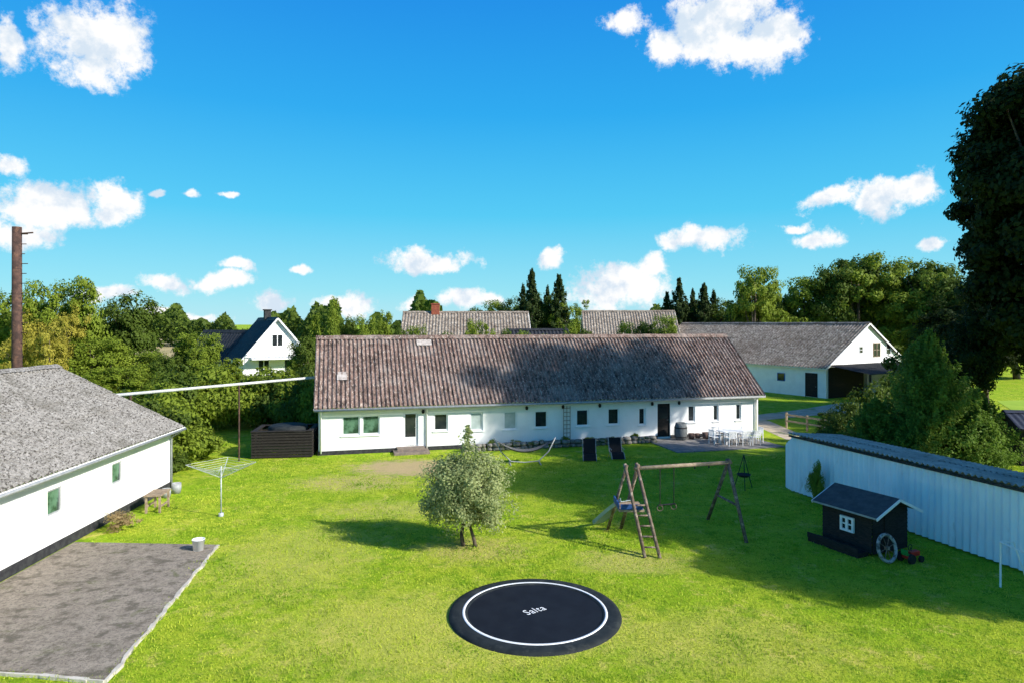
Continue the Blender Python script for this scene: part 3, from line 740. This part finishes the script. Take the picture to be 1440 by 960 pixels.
def trunkmesh(name, H, r, cen, nl, seed, bend=.03):
    rng = random.Random(seed); mb = M()
    pts = [(rng.uniform(-bend, bend)*H*(i > 0)*.6, rng.uniform(-bend, bend)*H*(i > 0)*.6, H*i/5*.78) for i in range(6)]
    mb.tube([(0, 0, -.05)]+pts[1:], [r*1.25, r, r*.85, r*.65, r*.45, r*.2], 9)
    ids = list(range(len(cen))); rng.shuffle(ids)
    for i in ids[:nl]:
        c = Vector(cen[i]); k = rng.choice([1, 2, 3, 4]); p = Vector(pts[k])
        if c.z < p.z: p = Vector(pts[1])
        mid = p.lerp(c, .5)+Vector((0, 0, -.04*H))
        rr = r*(.55-.08*k); mb.tube([p, mid, c], [rr, rr*.6, rr*.2], 6, caps=False)
    me = bpy.data.meshes.new(name); me.from_pydata(mb.v, [], mb.f); me.materials.append(bark)
    me.polygons.foreach_set('use_smooth', [True]*len(mb.f)); me.update(); return me
def conifer(name, seed, H, R, nb, per, leaf, mt, base=.04, droop=.25, pw=.8, irr=.2, wid=.22):
    rng = np.random.default_rng(seed); C = []; Nn_ = []; T_ = []
    for i in range(nb):
        fr = base+(1-base)*(i/nb)**.85; z = H*fr; r = R*(1-fr)**pw*rng.uniform(1-irr*1.4, 1+irr)+.03*R; a = i*2.399+rng.uniform(-.3, .3)
        t = rng.uniform(.05, 1, per)**.7; w = wid*r*(1.15-t)
        x = t*r; y = rng.normal(size=per)*w; zz = z-droop*r*t**1.5+rng.normal(size=per)*.06*R+ .12*r*t**3
        C.append(np.stack([x*cos(a)-y*sin(a), x*sin(a)+y*cos(a), zz], 1))
        Nn_.append(unit(rng, per)*.8+np.array([cos(a)*.5, sin(a)*.5, .7])); T_.append(np.full(per, rng.uniform(0, .5))+rng.uniform(0, .5, per))
    me = quadmesh(name, np.concatenate(C), np.concatenate(Nn_), leaf, np.concatenate(T_), mt, .45, rng)
    tr = M().tube([(0, 0, 0), (0, 0, H*.5), (0, 0, H*.98)], [R*.09, R*.05, .01], 8)
    tm = bpy.data.meshes.new(name+'_trunk'); tm.from_pydata(tr.v, [], tr.f); tm.materials.append(bark)
    return me, tm
def tree(name, label, cat, loc, crown, trunk, s=(1, 1, 1), rz=0, group=None):
    o = thing(name, label, cat, (loc[0], loc[1], 0), rz, group); o.scale = s
    for nm, me in (('crown', crown), ('trunk', trunk)):
        if me:
            c = bpy.data.objects.new(nm, me); col.objects.link(c); c.parent = o
    return o
G1 = leafmat('leaf_mid', (.085, .14, .012), (.27, .34, .036))
G2 = leafmat('leaf_dark', (.035, .068, .010), (.13, .185, .024))
G3 = leafmat('leaf_yellow', (.22, .22, .022), (.50, .43, .07))
G4 = leafmat('leaf_apple', (.18, .23, .08), (.46, .50, .22))
G5 = leafmat('leaf_conifer', (.02, .042, .014), (.075, .11, .028))
G6 = leafmat('leaf_thuja', (.055, .115, .013), (.20, .30, .04))
G7 = leafmat('leaf_dry', (.24, .15, .07), (.46, .36, .18))
G8 = leafmat('leaf_tall_tree', (.010, .022, .005), (.040, .062, .012))
def variant(seed, mt, rx=3, rz=4, cz=6, ncl=80, per=140, leaf=.14, clr=.85, H=10, r=.22, nl=14):
    cm, cen = crown_round('crown', seed, rx, rx, rz, cz, ncl, per, leaf, clr, mt)
    return cm, trunkmesh('trunk', H, r, cen, nl, seed)
V = {'a': variant(11, G1), 'b': variant(12, G2), 'c': variant(13, G3, clr=.75, ncl=60, per=110, leaf=.12), 'd': variant(14, G1, rx=2.6, rz=4.2, ncl=90, per=120, clr=.8), 'e': variant(15, G2, rx=3.3, ncl=90),
     'f': variant(16, G1, rx=3.0, ncl=55, per=90, clr=.6, leaf=.13), 'g': variant(17, G8, rx=3.2, rz=4.6, cz=5.4, ncl=110)}
rnd = random.Random(21)
def bgtree(u, d, topz, halfpx, v, lab, nm='broadleaf_tree', grp='trees around the farm'):
    x = (u-720)*d/930; R_ = halfpx*d/930
    base = 3.3 if v == 'e' else 2.6 if v == 'd' else 3.0
    s = R_/base*1.05
    tree(nm, lab, 'tree', (x, d), V[v][0], V[v][1], (s, s, topz/10.2), rnd.uniform(0, 6.28), grp)
def z(v, d): return 7+(455-v)*d/930
dg = 'broadleaf tree with full dark green crown'; lgn = 'broadleaf tree with light green crown'; yg = 'slender tree with yellowing leaves'
for u, d, tv, hp, v, lab in [
    (8, 54, 398, 32, 'a', lgn), (70, 52, 386, 34, 'a', lgn), (118, 52, 396, 30, 'd', lgn), (45, 50, 420, 26, 'c', yg), (95, 50, 410, 24, 'c', yg), (150, 58, 430, 22, 'e', dg),
    (188, 58, 406, 40, 'e', dg), (130, 50, 470, 36, 'a', lgn), (165, 52, 478, 30, 'd', lgn), (30, 48, 450, 28, 'c', yg), (70, 47, 440, 26, 'c', yg), (210, 54, 490, 34, 'a', lgn),
    (262, 52, 472, 26, 'd', lgn), (290, 51, 462, 22, 'a', lgn), (325, 52, 505, 22, 'd', lgn), (240, 50, 490, 26, 'b', dg), (285, 50, 500, 28, 'a', lgn), (345, 50, 515, 20, 'f', lgn), (225, 48, 520, 30, 'a', lgn), (180, 48, 510, 30, 'a', lgn), (140, 47, 520, 30, 'd', lgn), (360, 51, 520, 20, 'b', dg), (400, 51, 515, 18, 'b', dg),
    (432, 50, 462, 22, 'b', dg), (420, 50, 490, 18, 'a', lgn), (385, 50, 535, 22, 'b', dg),
    (468, 52, 424, 14, 'd', lgn), (492, 53, 432, 14, 'b', dg), (515, 52, 438, 16, 'a', lgn), (540, 54, 442, 16, 'd', lgn), (445, 52, 446, 14, 'd', lgn), (562, 52, 448, 15, 'b', dg),
    (585, 50, 452, 17, 'a', lgn), (606, 51, 458, 14, 'f', lgn), (628, 50, 455, 16, 'b', dg), (650, 50, 448, 18, 'f', lgn), (668, 51, 444, 17, 'a', lgn), (692, 51, 438, 20, 'f', lgn), (712, 52, 450, 14, 'b', dg), (735, 53, 460, 14, 'a', lgn), (765, 56, 455, 12, 'f', lgn), (800, 58, 440, 15, 'f', lgn), (822, 60, 452, 14, 'b', dg),
    (668, 100, 424, 20, 'b', dg), (695, 100, 418, 22, 'a', dg), (722, 98, 415, 20, 'e', dg), (815, 100, 408, 20, 'f', dg), (768, 95, 415, 24, 'b', dg), (795, 92, 412, 22, 'f', dg), (785, 94, 390, 15, 'f', dg), (752, 94, 398, 16, 'b', dg),
    (880, 62, 448, 18, 'a', lgn), (905, 64, 442, 18, 'b', dg), (935, 66, 438, 20, 'a', lgn), (960, 100, 415, 26, 'b', dg), (1015, 98, 418, 28, 'e', dg), (1045, 92, 415, 26, 'b', dg), (985, 99, 412, 24, 'b', dg), (930, 99, 425, 22, 'b', dg),
    (1060, 86, 356, 36, 'f', 'tall airy tree with light green crown'), (1068, 88, 368, 30, 'a', lgn), (1095, 92, 405, 28, 'b', dg), (1130, 92, 384, 36, 'a', lgn), (1165, 90, 360, 34, 'b', dg), (1205, 90, 334, 46, 'f', lgn), (1215, 94, 342, 46, 'b', dg), (1250, 92, 356, 36, 'a', lgn),
    (1300, 86, 344, 44, 'f', lgn), (1310, 88, 352, 44, 'b', dg), (1340, 82, 372, 36, 'b', dg), (1285, 84, 405, 36, 'a', lgn), (1330, 78, 420, 40, 'g', dg), (1380, 78, 400, 44, 'g', dg), (1305, 80, 455, 34, 'b', dg), (1430, 84, 380, 50, 'g', dg), (1350, 54, 440, 34, 'g', dg), (1388, 56, 380, 36, 'g', dg), (1375, 50, 420, 30, 'g', dg), (1365, 48, 440, 30, 'g', dg), (1320, 56, 490, 26, 'g', dg), (1470, 84, 400, 46, 'g', dg)]:
    bgtree(u, d, z(tv, d), hp, v, lab)
CV = [conifer('crown', 5, 10, 2.4, 80, 70, .17, G5, irr=.4, droop=.15), conifer('crown', 6, 10, 2.2, 70, 60, .17, G5, irr=.45, droop=.1)]
for i, (u, d, tv, hp) in enumerate([(748, 92, 380, 26), (736, 96, 402, 22), (786, 92, 388, 28), (770, 96, 404, 22), (955, 96, 393, 26), (974, 98, 408, 22), (990, 96, 400, 26), (1004, 98, 410, 22), (938, 97, 412, 20)]):
    h = z(tv, d); c = CV[i % 2]; s = hp*d/930/2.2
    tree('spruce_tree', 'dark green spruce with pointed crown behind the houses', 'tree', ((u-720)*d/930, d), c[0], c[1], (s, s, h/10), i, 'spruces behind the houses')
cm, cen = crown_round('crown', 31, 9.0, 9.0, 14.0, 15.2, 900, 240, .21, 1.3, G8, bottom=-.995, shell_=.45, la=.55, zs=.7)
tree('broadleaf_tree', 'very tall dense dark green tree at the garden edge', 'tree', (38.6, 44.5), cm, trunkmesh('trunk', 26, .6, cen, 30, 3), (1, 1, 1), .4)
cm, cen = crown_round('crown', 34, 6.2, 6.2, 4.0, 19.9, 90, 300, .24, 1.25, G2, bottom=-.95, la=2.2)
tree('broadleaf_tree', 'tall tree with high irregular crown', 'tree', (31.0, 27.2), cm, trunkmesh('trunk', 24, .45, cen, 18, 5), (1, 1, 1), 1, 'trees bordering the garden')
cm, cen = crown_round('crown', 35, 6.6, 6.6, 5.6, 14.8, 150, 320, .28, 1.4, G2, bottom=-.95, la=1.2, shell_=.3)
tree('broadleaf_tree', 'tall tree with high irregular crown', 'tree', (31.0, 18.6), cm, trunkmesh('trunk', 20, .4, cen, 18, 6), (1, 1, 1), 1, 'trees bordering the garden')
cm, cen = crown_round('crown', 32, 5.4, 5.4, 4.8, 8.2, 180, 300, .28, 1.25, G2, bottom=-.95, shell_=.2)
tree('broadleaf_tree', 'dense dark green tree beyond the shed', 'tree', (24.6, 14.4), cm, trunkmesh('trunk', 12, .3, cen, 14, 4), (1.0, 1.0, 1.0), 2, 'trees bordering the garden')
ta = conifer('crown', 61, 6.4, 2.4, 420, 130, .08, G6, base=.01, droop=-.30, pw=.8, irr=.42, wid=.2)
tb = conifer('crown', 62, 4.6, 2.0, 320, 120, .08, G6, base=.01, droop=-.28, pw=.75, irr=.42, wid=.2)
for x, y, v_, s, sz in ((19.4, 30.8, ta, 1.0, 1.0), (17.2, 31.3, tb, .85, .72), (22.2, 31.6, tb, .9, .80), (21.0, 29.9, tb, .7, .68), (18.2, 29.9, tb, .7, .60), (15.6, 31.5, tb, .5, .38)):
    tree('thuja_tree', 'pointed bushy green conifer growing behind the shed', 'tree', (x, y), v_[0], v_[1], (s, s, sz), x, 'bushy conifers behind the shed')
# apple tree
cm, cen = crown_round('crown', 43, 1.68, 1.6, 1.40, 1.68, 200, 140, .042, .32, G4, shell_=.3, bottom=-.98, la=.45, zs=1.0)
rng = np.random.default_rng(9)
mb = M()
mb.tube([(-.12, 0, -.03), (-.18, 0, .35), (-.1, .02, .8), (.0, 0, 1.5), (.05, 0, 2.3)], [.07, .06, .055, .04, .015], 9)
mb.tube([(.28, -.1, -.03), (.2, -.08, .3), (.05, 0, .75), (.3, .05, 1.3), (.5, .1, 1.9)], [.065, .055, .05, .035, .012], 9)
for i in rng.permutation(len(cen))[:60]:
    c = Vector(cen[i]); p = Vector((0, 0, rng.uniform(.7, 1.6))); mb.tube([p, p.lerp(c, .5)+Vector((0, 0, .12)), c], [.025, .015, .006], 5, caps=False)
AT = thing('apple_tree', 'small round apple tree with pale leaves on the lawn', 'tree', (-1.42, 20.9, 0))
mb.obj('trunk', bark, AT, smooth=True)
c = bpy.data.objects.new('crown', cm); col.objects.link(c); c.parent = AT
n = 700; t = rng.uniform(0, 1, n); pos = np.stack([rng.normal(size=n)*.22*(1.1-t)+.02, rng.normal(size=n)*.2*(1.1-t), 2.6+t*1.2], 1)
me = quadmesh('top_shoot', pos, unit(rng, n), .045, rng.uniform(0, 1, n), G4, rng=rng)
c = bpy.data.objects.new('top_shoot', me); col.objects.link(c); c.parent = AT
def bush(seed, mt, leaf=.06, ncl=50, per=120, clr=.32):
    return crown_round('foliage', seed, 1, 1, .8, .72, ncl, per, leaf, clr, mt, shell_=.3, bottom=-.9)[0]
BU = [bush(51, G1), bush(52, G2), bush(53, G3, ncl=30), bush(54, G7, ncl=26, per=70)]
def putbush(k, x, y, r, h, label, grp=None, nm='bush'):
    o = bpy.data.objects.new(nm, BU[k]); col.objects.link(o); o.location = (x, y, 0); o.scale = (r, r, h/1.55); o.rotation_euler = (0, 0, x*3.1+y)
    tag(o, label, 'bush', grp)
putbush(3, -13.2, 22.4, .62, .7, 'dry brownish shrub beside the concrete slab')
for i, (k, x, y, r, h) in enumerate([(0, -16.6, 32.2, 1.3, 2.1), (1, -17.6, 33.6, 1.5, 2.6), (0, -16.2, 34.2, 1.1, 1.7), (0, -18.6, 35.5, 1.6, 3.2), (1, -19.5, 33.5, 1.7, 3.4), (1, -15.9, 31.0, .8, 1.0),
        (0, -20.6, 39, 1.8, 3.6), (1, -21.5, 42, 1.8, 4.0), (0, -19.8, 43.6, 1.7, 3.6), (0, -18.0, 44.4, 1.7, 3.5), (1, -16.3, 44.6, 1.7, 3.5), (0, -14.6, 44.6, 1.7, 3.6), (1, -13.2, 44.0, 1.6, 3.9), (0, -20.8, 45.5, 2, 4.2), (0, -17.2, 46.5, 2, 4.0), (1, -13.5, 41.5, 1.2, 3.2), (0, -12.4, 41.2, 1.2, 3.6)]):
    putbush(k, x, y, r*1.15, h, 'dense green garden bush forming the hedge', 'hedge bushes beside the lawn')
for i in range(8):
    u = 7.9+i*1.45; x, y, _ = hloc(u, -.55)
    putbush((1, 0, 2)[i % 3], x, y, .24+.08*(i*7 % 3), .38+.08*(i*5 % 3), 'small flower bed plant along the house wall', 'plants along the house wall', 'plant')
putbush(0, 11.85, 25.7, .3, 1.7, 'small climbing shrub against the white shed wall', None, 'climbing_plant')
putbush(0, 14.8, 30.4, .9, 1.5, 'green bush behind the shed'); putbush(1, 20.8, 43.2, .9, 1.3, 'green bush beside the track')
for x, y, r, h in ((16.8, 34.6, 1.0, 1.9), (18.4, 36.3, 1.1, 2.4), (20.5, 37.5, 1.4, 3.0), (23.5, 40, 1.8, 3.4), (26.0, 43, 1.8, 3.8), (23.5, 37, 1.5, 3), (23, 34.5, 1.3, 3.2), (28.0, 46, 2, 4.5), (30, 48.5, 1.8, 4), (25.8, 38.5, 1.5, 3.0)):
    putbush(1, x, y, r*1.15, h*1.15, 'dark green bush beyond the shed', 'bushes beyond the shed')

rng = np.random.default_rng(77); n = 60000
az = rng.uniform(-.85, .85, n); dd = 170+60*np.sin(az*9)+rng.uniform(0, 40, n)
hmax = 8+2.5*np.sin(az*37)+2*np.sin(az*91+1)+1.2*np.sin(az*211)
zc = hmax*rng.uniform(0, 1, n)**.7
pos = np.stack([np.sin(az)*dd, np.cos(az)*dd, zc], 1)
me = quadmesh('distant_wood', pos, unit(rng, n)+np.array([.3, -.6, .5]), .75, rng.uniform(0, 1, n), G2, rng=rng)
o = bpy.data.objects.new('distant_wood', me); col.objects.link(o); tag(o, 'distant belt of dark green woodland on the horizon', 'wood', kind='stuff')

# lawn grass tufts
n = 230000
y = 11.5+rng.uniform(0, 1, n)**1.25*24; x = rng.uniform(-1, 1, n)*(y*.80)
keep = (x > -13.6) & ~((x > 11.5+(27.7-y)*.29) & (y < 28.5))
keep &= ((x-.55)**2+(y-16)**2 > 2.12**2)
jx = rng.normal(size=n)*.12+.12*np.sin(y*2.3+x)*np.sin(y*5.1+x*2)
keep &= ~((x+jx < -7.85-(y-12.9)*.175) & (y+jx > 12.85-(x+8)*.13) & (y+jx < 21.1))
keep &= (y < 35+(x+10.3)*.262-.4)
keep &= ~((x > 8.7) & (y > 35.2))
keep &= ~((x > -13.7) & (x < -10.2) & (y > 34.1))
keep &= ~(((x+5)/3.2)**2+((y-32.3)/2.2)**2 < rng.uniform(.5, 1.3, n))
x = x[keep]; y = y[keep]; n = len(x)
wn = np.sin(x*1.1+np.sin(y*.7)*2)*np.sin(y*.9+x*.3)+.7*np.sin(x*3.1+y)*np.sin(y*2.7-x*1.3)+.5*np.sin(x*7.3+2*np.sin(y*3))*np.sin(y*6.1+x)
h = rng.uniform(.02, .045, n)*(1+.7*(wn < -.5)); w = rng.uniform(.006, .014, n)*(y/14)
z0 = np.where((x < -7.9) & (y < 21) & (y > 12.9), .04, 0)*(x < -7.7-(y-12.9)*.175)
a = rng.uniform(0, 2*pi, n); lx = rng.normal(size=n)*.02; ly = rng.normal(size=n)*.02
V3 = np.stack([np.stack([x-w*np.cos(a), y-w*np.sin(a), z0], 1), np.stack([x+w*np.cos(a), y+w*np.sin(a), z0], 1), np.stack([x+lx, y+ly, h+z0], 1)], 1).reshape(-1, 3)
me = bpy.data.meshes.new('lawn_grass'); me.vertices.add(3*n); me.vertices.foreach_set('co', V3.astype(np.float32).ravel())
me.loops.add(3*n); me.loops.foreach_set('vertex_index', np.arange(3*n, dtype=np.int32)); me.polygons.add(n)
me.polygons.foreach_set('loop_start', np.arange(0, 3*n, 3, dtype=np.int32)); me.polygons.foreach_set('loop_total', np.full(n, 3, dtype=np.int32)); me.update(calc_edges=True)
at = me.attributes.new('tint', 'FLOAT', 'POINT'); at.data.foreach_set('value', np.repeat(np.clip(.45+.3*wn+rng.normal(size=n)*.25, 0, 1), 3).astype(np.float32))
me.materials.append(leafmat('grass_blade', (.18, .35, .011), (.60, .62, .075), .35))
o = bpy.data.objects.new('lawn_grass', me); col.objects.link(o); tag(o, 'short mown grass blades covering the lawn', 'grass', kind='stuff')

# ------------------------------------------------------------------ light
EL = radians(31); sx, sy = .905, -.425; sunv = Vector((sx*cos(EL), sy*cos(EL), sin(EL))).normalized()
sl = bpy.data.lights.new('sun', 'SUN'); sl.energy = 5; sl.angle = radians(.5); sl.color = (1, .965, .90)
so = bpy.data.objects.new('sun', sl); col.objects.link(so); so.rotation_euler = (-sunv).to_track_quat('-Z', 'Y').to_euler(); so.location = (30, -20, 40)

w = bpy.data.worlds.new('World'); scene.world = w; w.use_nodes = True; nt = w.node_tree; nt.nodes.clear()
sky = N(nt, 'ShaderNodeTexSky', sky_type='NISHITA'); sky.sun_disc = False; sky.sun_elevation = EL; sky.sun_rotation = atan2(sx, sy)
sky.air_density = 1.0; sky.dust_density = .3; sky.ozone_density = 1.2
tc = N(nt, 'ShaderNodeTexCoord'); sp = N(nt, 'ShaderNodeSeparateXYZ'); nt.links.new(tc.outputs['Generated'], sp.inputs[0])
def mth(op, a, b=None, c=None):
    n_ = N(nt, 'ShaderNodeMath', operation=op)
    for i, v_ in enumerate((a, b, c)):
        if v_ is None: continue
        if isinstance(v_, (int, float)): n_.inputs[i].default_value = v_
        else: nt.links.new(v_, n_.inputs[i])
    return n_.outputs[0]
az_ = mth('ARCTAN2', sp.outputs[0], sp.outputs[1]); el_ = mth('ARCSINE', sp.outputs[2])
nz = N(nt, 'ShaderNodeTexNoise'); nz.inputs['Scale'].default_value = 16; nz.inputs['Detail'].default_value = 6; nt.links.new(tc.outputs['Generated'], nz.inputs['Vector'])
sn = N(nt, 'ShaderNodeSeparateXYZ'); nt.links.new(nz.outputs['Color'], sn.inputs[0])
az2 = mth('MULTIPLY_ADD', mth('SUBTRACT', sn.outputs[0], .5), .05, az_); el2 = mth('MULTIPLY_ADD', mth('SUBTRACT', sn.outputs[1], .5), .05, el_)
cb = N(nt, 'ShaderNodeCombineXYZ'); nt.links.new(az2, cb.inputs[0]); nt.links.new(el2, cb.inputs[1])
clouds = [(120, 60, 66, 48), (165, 55, 46, 38), (125, 100, 48, 28), (10, 60, 25, 38), (875, 30, 30, 14), (1000, 40, 66, 40), (1080, 55, 52, 32), (940, 70, 32, 24), (1030, 12, 55, 26), (1020, 66, 80, 22),
    (1250, 274, 62, 26), (1170, 280, 42, 16), (1285, 262, 32, 26), (988, 334, 56, 16), (1150, 336, 36, 15), (1120, 315, 20, 8), (600, 367, 60, 16), (775, 363, 17, 14),
    (880, 402, 60, 28), (915, 380, 28, 20), (850, 415, 46, 24), (10, 235, 24, 20), (70, 290, 72, 30), (160, 290, 40, 28), (30, 322, 60, 22), (232, 398, 30, 14), (310, 396, 45, 12), (335, 378, 26, 10),
    (425, 375, 16, 6), (385, 425, 28, 18), (275, 275, 14, 7), (320, 274, 11, 5), (220, 271, 12, 5), (480, 430, 40, 14), (660, 425, 45, 11), (580, 434, 20, 11), (150, 412, 35, 12), (250, 444, 60, 8), (1310, 345, 20, 8)]
mn = None
for u, v_, ru, rv in clouds:
    a = atan((u-720)/930); e = atan((455-v_)/930*cos(a))
    s1 = N(nt, 'ShaderNodeVectorMath', operation='SUBTRACT'); nt.links.new(cb.outputs[0], s1.inputs[0]); s1.inputs[1].default_value = (a, e, 0)
    s2 = N(nt, 'ShaderNodeVectorMath', operation='MULTIPLY'); nt.links.new(s1.outputs[0], s2.inputs[0]); s2.inputs[1].default_value = (930/ru/cos(a)**2*.84, 930/rv/cos(a)*.84, 0)
    s3 = N(nt, 'ShaderNodeVectorMath', operation='LENGTH'); nt.links.new(s2.outputs[0], s3.inputs[0])
    mn = s3.outputs['Value'] if mn is None else mth('MINIMUM', mn, s3.outputs['Value'])
n2 = N(nt, 'ShaderNodeTexNoise'); n2.inputs['Scale'].default_value = 30; n2.inputs['Detail'].default_value = 12; n2.inputs['Roughness'].default_value = .7; nt.links.new(tc.outputs['Generated'], n2.inputs['Vector'])
dn = mth('ADD', mth('SUBTRACT', 1.0, mn), mth('MULTIPLY', mth('SUBTRACT', n2.outputs[0], .5), 2.3))
cm_ = N(nt, 'ShaderNodeMapRange', interpolation_type='SMOOTHSTEP'); cm_.inputs[1].default_value = -.08; cm_.inputs[2].default_value = .50; nt.links.new(dn, cm_.inputs[0])
n3 = N(nt, 'ShaderNodeTexNoise'); n3.inputs['Scale'].default_value = 20; n3.inputs['Detail'].default_value = 9; n3.inputs['Roughness'].default_value = .6; nt.links.new(tc.outputs['Generated'], n3.inputs['Vector'])
sh = N(nt, 'ShaderNodeMapRange', interpolation_type='SMOOTHSTEP'); sh.inputs[1].default_value = .36; sh.inputs[2].default_value = .54; nt.links.new(n3.outputs[0], sh.inputs[0])
ccol = mixc(nt, sh.outputs[0], (.66, .77, .89), (1, 1, 1))
cr = N(nt, 'ShaderNodeValToRGB'); nt.links.new(sp.outputs[2], cr.inputs[0]); el = cr.color_ramp.elements
el[0].position = 0; el[0].color = (.44, .82, .94, 1); el[1].position = 1; el[1].color = (.015, .09, .32, 1)
for ps, cc in ((.05, (.27, .77, .94)), (.16, (.07, .61, .95)), (.30, (.012, .42, .92)), (.46, (.004, .275, .85))):
    e_ = el.new(ps); e_.color = rgba(cc)
skyn = N(nt, 'ShaderNodeVectorMath', operation='SCALE'); nt.links.new(sky.outputs[0], skyn.inputs[0]); skyn.inputs[3].default_value = .12
skc = mixc(nt, .9, skyn.outputs[0], cr.outputs[0])
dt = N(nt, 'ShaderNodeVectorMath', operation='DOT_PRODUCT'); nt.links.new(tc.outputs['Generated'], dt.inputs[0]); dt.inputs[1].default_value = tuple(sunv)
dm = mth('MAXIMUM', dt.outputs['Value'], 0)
gl = mth('ADD', mth('MULTIPLY', mth('POWER', dm, 900), 350.0), mth('MULTIPLY', mth('POWER', dm, 4), .15))  # tight and broad glow round the sun direction, added to lift scene brightness
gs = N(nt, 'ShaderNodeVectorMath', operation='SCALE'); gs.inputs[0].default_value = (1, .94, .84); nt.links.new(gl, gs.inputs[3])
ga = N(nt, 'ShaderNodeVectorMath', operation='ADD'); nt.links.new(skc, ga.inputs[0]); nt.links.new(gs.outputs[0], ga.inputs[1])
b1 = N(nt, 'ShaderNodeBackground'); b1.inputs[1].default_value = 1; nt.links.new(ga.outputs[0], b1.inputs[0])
b2 = N(nt, 'ShaderNodeBackground'); b2.inputs[1].default_value = 1.03; nt.links.new(ccol, b2.inputs[0])
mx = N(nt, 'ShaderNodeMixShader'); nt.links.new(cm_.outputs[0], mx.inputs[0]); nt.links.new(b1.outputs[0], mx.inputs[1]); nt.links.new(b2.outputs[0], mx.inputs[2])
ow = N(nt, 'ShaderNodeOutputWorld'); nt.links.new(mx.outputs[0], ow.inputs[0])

# ------------------------------------------------------------------ camera
cam = bpy.data.cameras.new('camera'); co = bpy.data.objects.new('camera', cam); col.objects.link(co)
co.location = (0, 0, 7); co.rotation_euler = (radians(90), 0, 0)
cam.sensor_width = 36; cam.lens = 23.25; cam.shift_y = -25/1440; cam.clip_end = 6000; cam.clip_start = .1
scene.camera = co
